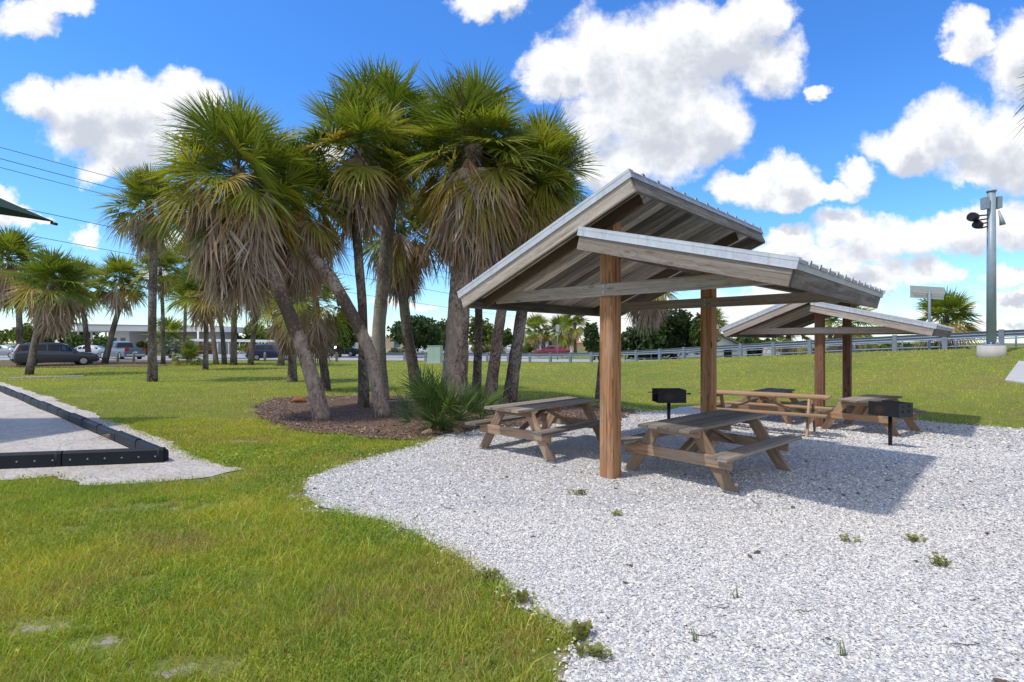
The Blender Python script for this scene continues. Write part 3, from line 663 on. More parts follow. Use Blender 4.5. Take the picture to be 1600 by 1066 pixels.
table((1.837, 6.503, 0), .845, 2.17, 'grey weathered picnic table just right of the front shelter post', sc_=1.0, H=.715)
c0 = Vector((.05, 8.28, 0))-NV*.32
table((c0.x, c0.y, .01), .757, 2.1, 'grey picnic table on the left of the front post, beside the mulch bed')
table((6.70, 11.22, T(6.7, 11.22)+.06), -.963, 2.42, 'long orange-brown picnic table seen from its side, newest of the picnic tables', 'newtable', 'newtable', sc_=1.08)
table((7.92, 12.35, T(7.92, 12.35)), .92, 1.9, 'grey-topped picnic table with orange legs behind the near barbecue grill', 'table', 'newtable', sc_=1.05)
table((6.55, 14.25, T(6.55, 14.25)), .757, 2.0, 'dark-topped picnic table mostly hidden behind the long orange-brown one', 'table', 'newtable', sc_=1.05)

# ------------------------------------------------------------------ grills
def grill(loc, rz, label, handles):
    root = empty('park_grill', loc, rz, label=label, cat='barbecue grill', group='black park grills on posts')
    mb = MB(); mb.tube([(0, 0, -.1), (0, 0, .60)], .033, 16); mb.obj('post', M['black'], root)
    X, Y, Z0, Z1, t = .27, .2, .58, .83, .006
    mb = MB(); mb.box((0, 0, Z0), (2*X, 2*Y, t)); mb.box((0, -Y, (Z0+Z1)/2), (2*X, t, Z1-Z0))
    mb.box((0, Y, (Z0+Z1)/2), (2*X, t, Z1-Z0))
    # end plate pierced with four grate holes: strips round the holes
    def plate(x):
        ys = [-Y, -.11, -.06, .06, .11, Y]; zs = [Z0, .66, .70, .755, .795, Z1]
        for i in range(5):
            for j in range(5):
                if i in (1, 3) and j in (1, 3) and x > 0: continue
                mb.box((x, (ys[i]+ys[i+1])/2, (zs[j]+zs[j+1])/2), (t, ys[i+1]-ys[i], zs[j+1]-zs[j]))
    plate(X)
    mb.obj('fire_box', M['grillbox'], root)
    mb = MB()
    for i in range(9): mb.tube([(-X+.02, -Y+.03+i*.042, .76), (X-.02, -Y+.03+i*.042, .76)], .006, 6)
    for y in (-Y+.03, Y-.03): mb.tube([(-X-(.09 if handles else .0), y, .752), (X+(.09 if handles else -.01), y, .752)], .008, 6)
    if handles:
        for s in (-1, 1): mb.tube([(s*(X+.04), -Y+.03, .752), (s*(X+.1), -Y+.03, .752)], .016, 8)
    mb.obj('grate', M['black'], root)
    return root
def mat_grill():
    m = N('sooty_steel'); v = m.map('Object'); f = m.noise(v, 6, 5, .6)
    d = m.n.new('ShaderNodeVectorMath'); d.operation = 'DISTANCE'; m.l.new(m.map('Object', (1, .4, 1.3)), d.inputs[0]); d.inputs[1].default_value = (-.06, -.08, .90)
    rust = m.ramp(m.math('ADD', d.outputs['Value'], m.math('MULTIPLY', f, .08)), [(.07, .8), (.17, 0)])
    m.col(m.mix(rust, m.mix(f, (.016, .017, .02), (.035, .036, .04)), (.09, .05, .035))); m.set(Roughness=.5, Metallic=.4); m.bump(f, .15, .01); return m.m
M['grillbox'] = mat_grill()
g = gp(1391, 698); grill(g, R(-68), 'black steel park grill with four holes in its end, on a post at the right', False)
d = 10.4; g = Vector((245/F0*d, d, 0)); g.z = T(g.x, g.y); grill((g.x, g.y, g.z+.02), R(2), 'small black park grill standing between the two nearest posts', True)

# ------------------------------------------------------------------ playground edging
def timber(p0, p1, label, ht=.24, holes=False):
    p0 = Vector(p0); p1 = Vector(p1); d = p1-p0; L = d.length; rz = math.atan2(d.y, d.x)
    root = empty('border_timber', p0, rz, label=label, cat='border timber', group='black plastic timbers edging the sand pit')
    w = .11; mb = MB()
    prof = [(-w/2, 0), (w/2, 0), (w/2, ht-.03), (w/2-.02, ht), (-w/2+.02, ht), (-w/2, ht-.03)]
    mb.prism([Vector((.01, y, z-.03)) for y, z in prof], (L-.02, 0, 0)); o = mb.obj('beam', M['plastic'], root)
    mb = MB(); mb.tube([(L-.07, 0, -.05), (L-.07, 0, ht-.034)], w*.53, 12, tone=.5); mb.obj('stake_collar', M['plastic'], root)
    k = int(L/.2) if holes else 0
    for i in range(k):
        x = (i+.5)*L/k; mb = MB(); mb.tube([(x, -w/2-.004, ht*.42), (x, -w/2+.01, ht*.42)], .011, 8); mb.obj('drain_hole', M['holes'], root)
M['holes'] = simple('sand_filled_hole', (.35, .32, .29), .9)
c1 = gp(258, 723); c1.z = 0; lf = gp(-70, 737); lf.z = 0; front = (lf-c1)
names = ['right end timber of the front edge of the sand pit, meeting the corner', 'front sand-pit timber left of the corner piece, running out of frame', 'leftmost front sand-pit timber beyond the frame edge']
for i in range(2): timber(c1+front*((i+1)/2), c1+front*(i/2), names[i], .25, True)
bd = Vector((-13.7, 11.7, 0)).normalized()
ordn = ['first', 'second', 'third', 'fourth', 'fifth', 'sixth', 'seventh', 'eighth', 'ninth', 'tenth', 'eleventh', 'twelfth', 'thirteenth', 'fourteenth', 'fifteenth']
for i in range(15):
    off = lambda q: Vector((0, 0, .012*math.sin(q*2.1)))
    a = c1+bd*(1.22*i+.02)+off(i); b = c1+bd*(1.22*(i+1))+off(i+.6)
    timber(a, b, ordn[i]+' black timber back from the corner along the far side of the sand pit', .215)

# ------------------------------------------------------------------ palms
def fan(base, t, up, Lf, nl, spread, droop, fused, tw=1., colr=(.1, .15, .03), tip=None, curl=.2, rs=None, fold=.0):
    """one palmate blade: nl narrow leaflets. returns V,F(quads),C"""
    rs = rs or rng; t = t/np.linalg.norm(t); s = np.cross(t, up); s /= (np.linalg.norm(s)+1e-9); nrm = np.cross(s, t)
    al = np.linspace(-spread, spread, nl)+rs.normal(0, .025, nl)
    ln = Lf*(.72+.28*np.cos(al*.9))*(1+rs.normal(0, .05, nl))
    dirs = np.cos(al)[:, None]*t+np.sin(al)[:, None]*s+(curl*np.abs(np.sin(al))**1.2)[:, None]*nrm
    dirs /= np.linalg.norm(dirs, axis=1)[:, None]
    side = -np.sin(al)[:, None]*t+np.cos(al)[:, None]*s
    side = side*(1-fold)+nrm*fold*rs.choice([-1, 1], nl)[:, None]; side /= np.linalg.norm(side, axis=1)[:, None]
    rad = np.array([.04, fused, .72, 1.]); wmax = 2*spread/nl*fused*Lf*tw
    wd = np.array([.12, 1., .62, .10])
    V = np.zeros((nl, 4, 2, 3))
    dr = droop*(1+rs.normal(0, .25, nl)); sway = rs.normal(0, .06, (nl, 2))
    for k, r in enumerate(rad):
        p = base+dirs*(ln*r)[:, None]; g = (max(0, r-fused*.6))**1.8*dr*ln
        p[:, 2] -= g; p[:, 0] += sway[:, 0]*r*r*Lf; p[:, 1] += sway[:, 1]*r*r*Lf
        h = side*(wmax*wd[k]/2)
        V[:, k, 0] = p-h; V[:, k, 1] = p+h
    V = V.reshape(-1, 3); o = np.arange(nl)[:, None]*8
    Fq = np.concatenate([o+[[2*k, 2*k+1, 2*k+3, 2*k+2]] for k in range(3)])
    c0 = np.array(colr); c1 = np.array(tip if tip is not None else colr)
    cc = np.stack([c0, c0, c0*.5+c1*.5, c1])[:, None, :].repeat(2, 1).reshape(8, 3)
    C = (cc[None]*(.85+.3*rs.random((nl, 1, 1)))).reshape(-1, 3)
    return V, Fq, C
def stem_mesh(p, q, w0, w1, colr, sag=.05):
    k = 4; t = np.linspace(0, 1, k); P = p[None]*(1-t)[:, None]+q[None]*t[:, None]; P[:, 2] += sag*np.sin(t*np.pi)
    d = q-p; d = d/np.linalg.norm(d); a = np.cross(d, [0, 0, 1.]); a = a/(np.linalg.norm(a)+1e-6); b = np.cross(a, d)
    w = w0+(w1-w0)*t; ring = np.stack([P+a*w[:, None], P-b*w[:, None]*.6, P-a*w[:, None], P+b*w[:, None]*.4], 1)
    V = ring.reshape(-1, 3); F = np.array([[4*i+j, 4*i+(j+1) % 4, 4*i+4+(j+1) % 4, 4*i+4+j] for i in range(k-1) for j in range(4)])
    return V, F, np.tile(np.array(colr), (len(V), 1))
GREENS = [(.12, .17, .024), (.17, .22, .028), (.22, .265, .032), (.29, .31, .038), (.10, .15, .03)]
YEL = [(.30, .28, .04), (.38, .28, .05), (.27, .27, .04)]
DEAD = [(.36, .27, .205), (.44, .345, .28), (.27, .19, .135), (.50, .42, .36), (.43, .26, .15), (.35, .275, .225)]
def crown_mesh(seed, nf=34, nl=30, size=1.0, emin=-35, wide=1.0, yellow=.25, width=1.):
    rs = np.random.default_rng(seed); L = []
    for i in range(nf):
        f = (i+.5)/nf; el = math.radians(88-(88-emin)*f**.85)+rs.normal(0, .09); az = i*2.39996+rs.normal(0, .25)
        pet = size*(.62+.22*f)*rs.uniform(.85, 1.1); B = size*rs.uniform(.82, 1.02)
        d = np.array([math.cos(el)*math.cos(az)*wide, math.cos(el)*math.sin(az)*wide, math.sin(el)]); d /= np.linalg.norm(d)
        p0 = d*.06*size+np.array([0, 0, -.25*size*f]); q = p0+d*pet; q[2] -= .10*size*f
        old = f > .70 and rs.random() < yellow*2.2
        base = np.array(YEL[rs.integers(3)] if old else GREENS[rs.integers(5)]); tip = base*1.15 if not old else np.array((.34, .24, .07))
        L.append(stem_mesh(p0, q, .020*size, .011*size, (.16, .19, .05), .04*size))
        t = d.copy(); t[2] -= .06+.34*f; t /= np.linalg.norm(t)
        up = np.array([0, 0, 1.]) if abs(t[2]) < .9 else np.array([-math.cos(az), -math.sin(az), .3])
        up = up+rs.normal(0, .35, 3)
        L.append(fan(q, t, up, B*.96, int(nl*1.15), rs.uniform(1.6, 2.1), rs.uniform(.06, .26)+.7*max(0, f-.55)/.45, .46, 1.05*width, base, tip, rs.uniform(.05, .35), rs, .25))
    for i in range(nf//3):    # short young fans that hide the heart of the crown
        az = i*2.39996+rs.normal(0, .4); el = rs.uniform(-.35, 1.0); d = np.array([math.cos(el)*math.cos(az), math.cos(el)*math.sin(az), math.sin(el)])
        base = np.array(GREENS[rs.integers(5)]); q = d*size*rs.uniform(.22, .4)+np.array([0, 0, -.12*size])
        L.append(fan(q, d, np.array([0, 0, 1.])+rs.normal(0, .5, 3), size*rs.uniform(.6, .8), nl, rs.uniform(1.2, 1.8), .25, .46, 1.05, base, base*1.1, .2, rs, .25))
    return joinm(L)
def skirt_mesh(seed, nf=26, nl=16, size=1.0, length=1.0, flare=.5):
    rs = np.random.default_rng(seed); L = []
    for i in range(nf):
        f = (i+.5)/nf; az = i*2.39996+rs.normal(0, .3); el = math.radians(-30-48*f)+rs.normal(0, .1)
        d = np.array([math.cos(el)*math.cos(az), math.cos(el)*math.sin(az), math.sin(el)])
        p0 = np.array([math.cos(az)*.1, math.sin(az)*.1, -.12-.85*f*length])*size
        pet = size*(.45+.2*rs.random())*flare/.5; q = p0+d*pet
        base = np.array(DEAD[rs.integers(6)]); L.append(stem_mesh(p0, q, .018*size, .012*size, tuple(base*.8), .03))
        t = d*.35+np.array([0, 0, -1.]); up = np.array([math.cos(az), math.sin(az), .2])+rs.normal(0, .3, 3)
        L.append(fan(q, t, up, size*rs.uniform(.75, 1.05), nl, rs.uniform(.45, .95), .25, .35, 1.5, base, base*rs.uniform(.85, 1.15), rs.uniform(-.1, .2), rs, .45))
    return joinm(L)
def stalk_mesh(seed, size=1., n=3, bias=None):
    rs = np.random.default_rng(seed); L = []
    for i in range(n):
        az = rs.uniform(0, 6.28) if bias is None else bias+rs.normal(0, .5); el = rs.uniform(.3, 1.0)
        d = np.array([math.cos(el)*math.cos(az), math.cos(el)*math.sin(az), math.sin(el)]); q = d*1.25*size
        L.append(stem_mesh(np.zeros(3), q, .012*size, .006*size, (.20, .14, .08), .1*size))
        for k in range(26):
            p = d*size*(.7+.6*rs.random()); e = p+rs.normal(0, .2, 3)*size+np.array([0, 0, -.18])*size
            L.append(stem_mesh(p, e, .005*size, .0022*size, (.22, .15, .09), 0)); 
            for m in range(4): e2 = e+rs.normal(0, .1, 3)*size; L.append(stem_mesh(p*.4+e*.6, e2, .003*size, .002*size, (.25, .17, .10), 0))
    return joinm(L)
LIB = {}
def lib(kind, seed, *a, **k):
    key = (kind.__name__, seed, a, tuple(sorted(k.items())))
    if key not in LIB: LIB[key] = kind(seed, *a, **k)
    return LIB[key]
def smooth_path(P, n=26):
    P = [Vector(p) for p in P]
    if len(P) == 2: return [P[0].lerp(P[1], i/(n-1)) for i in range(n)]
    Q = [P[0]*2-P[1]]+P+[P[-1]*2-P[-2]]; out = []; m = len(P)-1
    for i in range(n):
        t = i/(n-1)*m; k = min(int(t), m-1); u = t-k; a, b, c, d = Q[k:k+4]
        out.append(.5*((2*b)+(c-a)*u+(2*a-5*b+4*c-d)*u*u+(3*b-a-3*c+d)*u**3))
    return out
def palm(pxpts, rt, size, label, seed, bark='bark', nf=36, nl=30, skirt=0, skl=1., group='sabal palms', depth=None, emin=-35, stalks=0, rz=0, skf=.5, top_r=None, yellow=.25, width=1., flare=1.25, bias=None, crown=True):
    """pxpts: trunk points (px, py) from the base up, the last one the heart of the crown; all at the base's distance"""
    b = gp(*pxpts[0]) if depth is None else None; rt *= 1/math.sqrt(1+((pxpts[0][0]-CX)/F0)**2)
    if pxpts[0][0] < 420 and depth is None: size *= .88; emin = -26; yellow = min(yellow, .12 if pxpts[0][0] < 260 else .3)
    if depth is not None: X = (pxpts[0][0]-CX)/F0*depth; b = Vector((X, depth, T(X, depth)))
    P = [b]+[at(p[0], p[1], b.y+(p[2] if len(p) > 2 else 0)) for p in pxpts[1:]]
    root = empty('palm_tree', b, 0, label=label, cat='palm tree', group=group)
    loc = [p-b for p in P]; path = smooth_path(loc, 34 if b.y < 25 else 12)
    path[0].z -= .08; n = len(path); rr = [rt*(flare-(flare-1)*min(1, i/n*5))*(1-.12*i/n) for i in range(n)]
    mb = MB(); mb.tube(path, rr, 20 if b.y < 25 else 10, jit=.10 if b.y < 25 else .05); mb.obj('trunk', M[bark], root)
    top = path[-1]
    def put(name, me3, mat, off=0):
        V, Fq, C = me3; r = Matrix.Rotation(rz, 3, 'Z'); Vr = V @ np.array(r).T+np.array(top)+np.array([0, 0, off]); return fastmesh(name, Vr, Fq, mat, root, col=C)
    if crown: put('crown', lib(crown_mesh, seed, nf, nl, size, emin, 1.0, yellow, width), M['leaf'])
    if skirt: put('dead_fronds', lib(skirt_mesh, seed+50, skirt, 16 if b.y < 25 else 10, size, skl, skf), M['dead'])
    if stalks: put('flower_stalks', lib(stalk_mesh, seed+90, size, stalks, bias), M['dead'])
    return root
G1 = 'palms in the mulch bed beside the shelter'; G2 = 'palms across the left lawn'; G3 = 'palms beyond the road'
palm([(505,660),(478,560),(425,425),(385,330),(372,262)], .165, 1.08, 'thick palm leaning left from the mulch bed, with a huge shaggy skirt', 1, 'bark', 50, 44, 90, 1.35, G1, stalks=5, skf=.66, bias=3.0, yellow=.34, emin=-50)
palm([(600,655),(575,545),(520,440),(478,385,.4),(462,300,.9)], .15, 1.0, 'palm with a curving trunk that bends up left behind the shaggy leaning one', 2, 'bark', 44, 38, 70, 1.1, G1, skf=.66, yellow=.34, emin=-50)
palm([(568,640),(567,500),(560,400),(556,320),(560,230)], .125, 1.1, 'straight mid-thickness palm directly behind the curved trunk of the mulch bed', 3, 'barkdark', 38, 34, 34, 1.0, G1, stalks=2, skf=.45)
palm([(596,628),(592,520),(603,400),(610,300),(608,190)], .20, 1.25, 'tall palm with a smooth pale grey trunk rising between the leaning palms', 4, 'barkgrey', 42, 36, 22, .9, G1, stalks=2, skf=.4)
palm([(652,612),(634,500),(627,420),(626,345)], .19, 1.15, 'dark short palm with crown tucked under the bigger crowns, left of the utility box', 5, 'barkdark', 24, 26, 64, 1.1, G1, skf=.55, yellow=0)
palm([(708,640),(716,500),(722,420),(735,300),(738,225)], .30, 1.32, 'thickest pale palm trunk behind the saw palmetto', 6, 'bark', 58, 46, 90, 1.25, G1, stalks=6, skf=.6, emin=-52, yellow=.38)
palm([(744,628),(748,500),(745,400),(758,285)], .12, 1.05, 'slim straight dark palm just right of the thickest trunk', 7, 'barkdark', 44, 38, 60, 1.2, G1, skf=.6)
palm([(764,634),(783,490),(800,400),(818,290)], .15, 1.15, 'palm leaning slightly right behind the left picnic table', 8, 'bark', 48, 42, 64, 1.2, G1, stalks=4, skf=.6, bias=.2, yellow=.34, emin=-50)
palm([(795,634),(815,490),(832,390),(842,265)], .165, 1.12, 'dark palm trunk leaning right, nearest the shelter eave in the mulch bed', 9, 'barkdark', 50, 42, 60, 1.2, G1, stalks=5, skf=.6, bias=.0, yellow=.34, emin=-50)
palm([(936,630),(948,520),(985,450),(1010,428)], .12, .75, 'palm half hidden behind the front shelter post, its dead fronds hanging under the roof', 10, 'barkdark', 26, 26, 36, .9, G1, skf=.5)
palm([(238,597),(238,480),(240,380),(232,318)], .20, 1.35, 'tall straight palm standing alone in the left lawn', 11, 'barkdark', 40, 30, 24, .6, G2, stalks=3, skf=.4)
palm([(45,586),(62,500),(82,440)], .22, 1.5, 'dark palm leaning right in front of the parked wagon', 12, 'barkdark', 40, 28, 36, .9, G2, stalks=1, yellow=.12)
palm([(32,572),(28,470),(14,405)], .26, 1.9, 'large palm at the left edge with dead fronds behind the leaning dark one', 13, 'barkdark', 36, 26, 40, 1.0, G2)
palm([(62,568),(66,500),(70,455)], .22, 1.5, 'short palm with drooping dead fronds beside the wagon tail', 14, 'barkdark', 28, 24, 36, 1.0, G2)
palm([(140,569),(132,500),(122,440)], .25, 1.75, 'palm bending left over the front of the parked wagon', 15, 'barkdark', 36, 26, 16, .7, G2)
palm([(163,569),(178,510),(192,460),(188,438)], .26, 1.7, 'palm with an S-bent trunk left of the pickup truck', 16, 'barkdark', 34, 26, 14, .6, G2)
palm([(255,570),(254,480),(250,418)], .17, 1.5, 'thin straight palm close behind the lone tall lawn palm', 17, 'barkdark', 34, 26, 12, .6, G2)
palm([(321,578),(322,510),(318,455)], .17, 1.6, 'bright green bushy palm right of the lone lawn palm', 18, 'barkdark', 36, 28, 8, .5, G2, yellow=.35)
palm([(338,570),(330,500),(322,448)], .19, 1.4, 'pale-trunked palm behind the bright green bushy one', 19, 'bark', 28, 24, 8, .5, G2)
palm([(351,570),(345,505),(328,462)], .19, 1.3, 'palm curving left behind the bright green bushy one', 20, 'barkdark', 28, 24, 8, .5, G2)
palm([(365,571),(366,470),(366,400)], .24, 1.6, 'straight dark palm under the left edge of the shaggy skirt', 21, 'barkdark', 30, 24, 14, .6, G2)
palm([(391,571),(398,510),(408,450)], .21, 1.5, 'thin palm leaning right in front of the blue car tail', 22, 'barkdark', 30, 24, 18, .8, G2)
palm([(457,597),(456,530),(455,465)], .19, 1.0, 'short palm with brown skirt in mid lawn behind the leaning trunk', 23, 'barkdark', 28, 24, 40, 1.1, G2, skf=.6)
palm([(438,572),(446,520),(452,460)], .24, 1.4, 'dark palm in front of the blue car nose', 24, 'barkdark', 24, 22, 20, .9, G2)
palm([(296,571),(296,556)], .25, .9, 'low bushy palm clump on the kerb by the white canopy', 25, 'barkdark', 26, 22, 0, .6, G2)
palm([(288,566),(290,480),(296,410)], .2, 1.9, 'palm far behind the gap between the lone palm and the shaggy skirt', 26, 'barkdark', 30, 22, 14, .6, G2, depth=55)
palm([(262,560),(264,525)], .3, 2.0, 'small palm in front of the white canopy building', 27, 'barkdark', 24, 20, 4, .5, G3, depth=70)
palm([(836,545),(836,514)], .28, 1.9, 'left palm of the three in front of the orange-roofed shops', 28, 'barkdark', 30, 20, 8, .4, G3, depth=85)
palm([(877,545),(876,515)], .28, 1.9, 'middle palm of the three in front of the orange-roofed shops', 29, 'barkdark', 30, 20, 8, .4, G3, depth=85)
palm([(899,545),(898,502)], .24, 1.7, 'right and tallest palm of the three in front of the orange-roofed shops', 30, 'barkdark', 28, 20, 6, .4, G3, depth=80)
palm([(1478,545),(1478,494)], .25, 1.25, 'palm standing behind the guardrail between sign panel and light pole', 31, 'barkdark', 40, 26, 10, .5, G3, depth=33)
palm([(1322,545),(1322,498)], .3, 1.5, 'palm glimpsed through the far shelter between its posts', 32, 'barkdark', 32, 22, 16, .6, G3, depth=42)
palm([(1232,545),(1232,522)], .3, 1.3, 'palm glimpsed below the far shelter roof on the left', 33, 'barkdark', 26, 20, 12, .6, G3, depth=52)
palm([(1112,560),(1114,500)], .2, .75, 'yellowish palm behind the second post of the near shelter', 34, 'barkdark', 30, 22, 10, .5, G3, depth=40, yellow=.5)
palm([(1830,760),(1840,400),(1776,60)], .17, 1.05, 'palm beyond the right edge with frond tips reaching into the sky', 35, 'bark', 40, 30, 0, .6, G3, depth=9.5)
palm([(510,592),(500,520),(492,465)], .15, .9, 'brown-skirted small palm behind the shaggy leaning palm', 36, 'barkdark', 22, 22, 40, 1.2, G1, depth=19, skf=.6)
# the saw palmetto in front of the trunks
def palmetto(px, py, n, size, label, seed):
    b = gp(px, py); rs = np.random.default_rng(seed); L = []
    root = empty('saw_palmetto', b, 0, label=label, cat='shrub')
    for i in range(n):
        az = rs.uniform(0, 6.28); el = rs.uniform(.35, 1.5)**.8; d = np.array([math.cos(el)*math.cos(az), math.cos(el)*math.sin(az), math.sin(el)])
        p0 = np.array([rs.normal(0, .14), rs.normal(0, .1), .02]); q = p0+d*size*rs.uniform(.25, .75); q[2] = max(q[2], .1)
        base = np.array([(.07, .12, .035), (.09, .15, .035), (.11, .16, .045), (.055, .095, .03)][rs.integers(4)])
        L.append(stem_mesh(p0, q, .012, .007, (.12, .17, .05), .02)); t = d*1.0+np.array([0, 0, .15])
        L.append(fan(q, t, np.array([0, 0, 1.])+rs.normal(0, .6, 3), size*rs.uniform(.45, .62), 18, rs.uniform(.7, 1.2), .05, .3, 1.1, base, base*1.3, .15, rs, .3))
    V, Fq, C = joinm(L); V[:, 2] = np.maximum(V[:, 2], .01+.02*np.sin(V[:, 0]*9)); fastmesh('fronds', V, Fq, M['leaf'], root, col=C)
    L = []
    for i in range(7):
        az = rs.uniform(0, 6.28); q = np.array([math.cos(az)*.3, math.sin(az)*.3, .12]); L.append(fan(q, np.array([math.cos(az), math.sin(az), -.5]), np.array([0, 0, 1.]), .3, 12, .8, .3, .35, 1.2, (.32, .22, .14), None, .1, rs, .3))
    V, Fq, C = joinm(L); V[:, 2] = np.maximum(V[:, 2], .01); fastmesh('dead_fronds', V, Fq, M['dead'], root, col=C)
palmetto(688, 676, 50, 1.12, 'spiky green saw palmetto at the corner of the mulch bed and gravel', 5)
palmetto(735, 662, 18, .85, 'smaller saw palmetto leaning right beside the left picnic table', 9)

# ------------------------------------------------------------------ broadleaf trees and hedges
def leaf_cloud(seed, blobs, n, s, cols):
    """leaf quads through the outer volume of several lumps"""
    rs = np.random.default_rng(seed); B = np.array(blobs, float); vol = np.prod(B[:, 3:6], 1)**.67; k = rs.choice(len(B), n, p=vol/vol.sum())
    d = rs.normal(0, 1, (n, 3)); d /= np.linalg.norm(d, axis=1)[:, None]
    lump = 1+.18*np.sin(d[:, 0]*7+k)*np.cos(d[:, 2]*6+k*2)+.1*np.sin(d[:, 1]*13+k*3)
    r = (rs.random(n)**.33)*lump; P = B[k, :3]+d*B[k, 3:6]*r[:, None]
    nrm = d+rs.normal(0, .7, (n, 3)); nrm /= np.linalg.norm(nrm, axis=1)[:, None]; a = np.cross(nrm, rs.normal(0, 1, (n, 3))); a /= np.linalg.norm(a, axis=1)[:, None]; b = np.cross(nrm, a)
    S = (s*(.5+rs.random(n)))[:, None]
    V = np.stack([P-a*S, P-b*S*.55, P+a*S, P+b*S*.55], 1).reshape(-1, 3); F = np.arange(n*4).reshape(-1, 4)
    cc = np.array(cols)[rs.integers(0, len(cols), n)]*(.7+.6*rs.random((n, 1))); clump = .75+.5*rs.random(len(B))[k][:, None]
    return V, F, np.repeat(cc*clump, 4, 0)
DG = [(.03, .06, .014), (.04, .075, .016), (.055, .095, .02)]; YG = [(.12, .155, .02), (.16, .19, .025), (.09, .13, .02)]; MG = [(.06, .10, .02), (.08, .13, .02), (.045, .08, .016)]; GG = [(.20, .24, .18), (.14, .18, .13)]
def tree(px, wpx, top, bot, d, cols, label, seed, n=2600, s=.26, trunk=True, cat='tree', name='broadleaf_tree', lumps=9, base=None, group='broadleaf trees beyond the road'):
    X = (px-CX)/F0*d; z0 = T(X, d); zt = CH-(top-CY)/F0*d-z0; zb = max(.1, CH-(bot-CY)/F0*d-z0); hw = wpx/F0*d/2
    root = empty(name, (X, d, z0), 0, label=label, cat=cat, group=group); rs = np.random.default_rng(seed)
    H = zt-zb; bl = []
    for i in range(lumps):
        u = rs.uniform(-.62, .62); v = rs.uniform(.2, .74); w = rs.uniform(-.5, .5); env = math.sqrt(max(.1, 1-u*u))
        bl.append((u*hw, w*hw, zb+H*v*env, hw*rs.uniform(.32, .46), hw*rs.uniform(.3, .42), H*rs.uniform(.24, .34)))
    V, Fq, C = leaf_cloud(seed, bl, n, s, cols); V[:, 2] = np.maximum(V[:, 2], .03); fastmesh('crown' if trunk else 'foliage', V, Fq, M['leaf'], root, col=C)
    if trunk:
        mb = MB(); mb.tube([(0, 0, -.1), (.05*hw, 0, zb*.6), (-.03*hw, 0, zb+H*.45)], [.055*hw+.06, .05*hw+.04, .04], 8)
        for k in range(4):
            a = rs.uniform(0, 6.28); mb.tube([(0, 0, zb*.75), (math.cos(a)*hw*.3, math.sin(a)*hw*.3, zb+H*.3), (math.cos(a)*hw*.55, math.sin(a)*hw*.5, zb+H*.5)], [.03*hw+.03, .02*hw+.02, .02], 6)
        mb.obj('trunk', M['barktree'], root)
tree(645, 92, 489, 546, 62, DG, 'round dark green tree behind the utility box', 101, 5200, .24)
tree(530, 80, 480, 548, 62, DG, 'dark green tree over the black sedan', 102, 4600, .24)
tree(700, 70, 495, 545, 80, MG, 'mid green tree right of the round dark one', 103, 2600)
tree(745, 70, 493, 548, 84, YG, 'yellow-green tree behind the slim palm trunks', 104, 2600)
tree(790, 34, 513, 545, 95, MG, 'small green tree left of the teal-roofed shop', 105, 1400)
tree(826, 22, 535, 553, 70, YG, 'low bright green roadside bush by the shops', 106, 900, .2, False, 'bush', 'bush')
tree(1052, 130, 478, 556, 46, DG, 'big dark leafy tree seen under the near shelter roof', 107, 7000, .2, lumps=14)
tree(1000, 90, 505, 560, 47, DG, 'dark leafy shrub left of the biggest dark tree', 108, 3600, .2)
tree(928, 36, 498, 556, 50, DG, 'dark narrow tree just left of the front shelter post', 109, 2400, .2)
tree(1096, 40, 490, 552, 44, MG, 'green tree beside the second shelter post', 110, 2000, .2)
tree(1160, 60, 523, 556, 60, MG, 'low green tree beside the gabled house', 111, 1800)
tree(1190, 50, 527, 552, 62, DG, 'dark low tree right of the gabled house', 112, 1500)
tree(1370, 150, 528, 560, 60, YG, 'long yellow-green hedge below the guardrail', 113, 3000, .25, False, 'hedge', 'hedge')
tree(1460, 120, 530, 560, 58, DG, 'dark hedge behind the guardrail near the light pole', 114, 2400, .25, False, 'hedge', 'hedge')
tree(1255, 70, 543, 560, 55, YG, 'bright hedge seen beneath the guardrail left of the far shelter post', 115, 1500, .2, False, 'hedge', 'hedge')
tree(100, 90, 498, 535, 84, MG, 'green tree behind the white canopy at far left', 116, 3000)
tree(35, 70, 505, 540, 80, YG, 'yellow-green tree behind the parked wagon', 117, 2400)
tree(200, 60, 512, 545, 90, MG, 'green tree behind the canopy roof', 118, 1500)
tree(130, 80, 520, 545, 70, MG, 'bushes under the white canopy', 119, 2000, .22, False, 'bush', 'bush')
tree(225, 22, 530, 552, 62, MG, 'green bush behind the pickup tailgate', 120, 900, .18, False, 'bush', 'bush')
tree(262, 44, 528, 556, 58, GG, 'silvery grey-green bush right of the lone palm trunk', 121, 1800, .18, False, 'bush', 'bush')
tree(410, 70, 500, 536, 88, YG, 'yellow-green tree above the covered walkway', 122, 3000)
tree(350, 60, 515, 540, 90, YG, 'pale green tree behind the covered walkway', 123, 2000)
tree(300, 60, 535, 552, 66, [(.20, .10, .05), (.12, .12, .03)], 'reddish brown hedge in front of the covered walkway', 124, 1600, .18, False, 'hedge', 'hedge')
tree(420, 120, 533, 556, 70, YG, 'long low hedge under the covered walkway', 125, 2600, .2, False, 'hedge', 'hedge')
tree(470, 60, 520, 552, 75, DG, 'dark green bush mass behind the leaning trunk', 126, 2400, .25)
tree(620, 30, 543, 557, 70, GG, 'grey-green bush by the tan building', 127, 900, .18, False, 'bush', 'bush')
tree(760, 60, 535, 556, 75, [(.25, .2, .06), (.15, .16, .04)], 'straw-coloured shrubs between the white cars', 128, 1600, .2, False, 'bush', 'bush')
tree(940, 60, 520, 546, 110, MG, 'distant green trees behind the orange roofs', 129, 1500, .3)

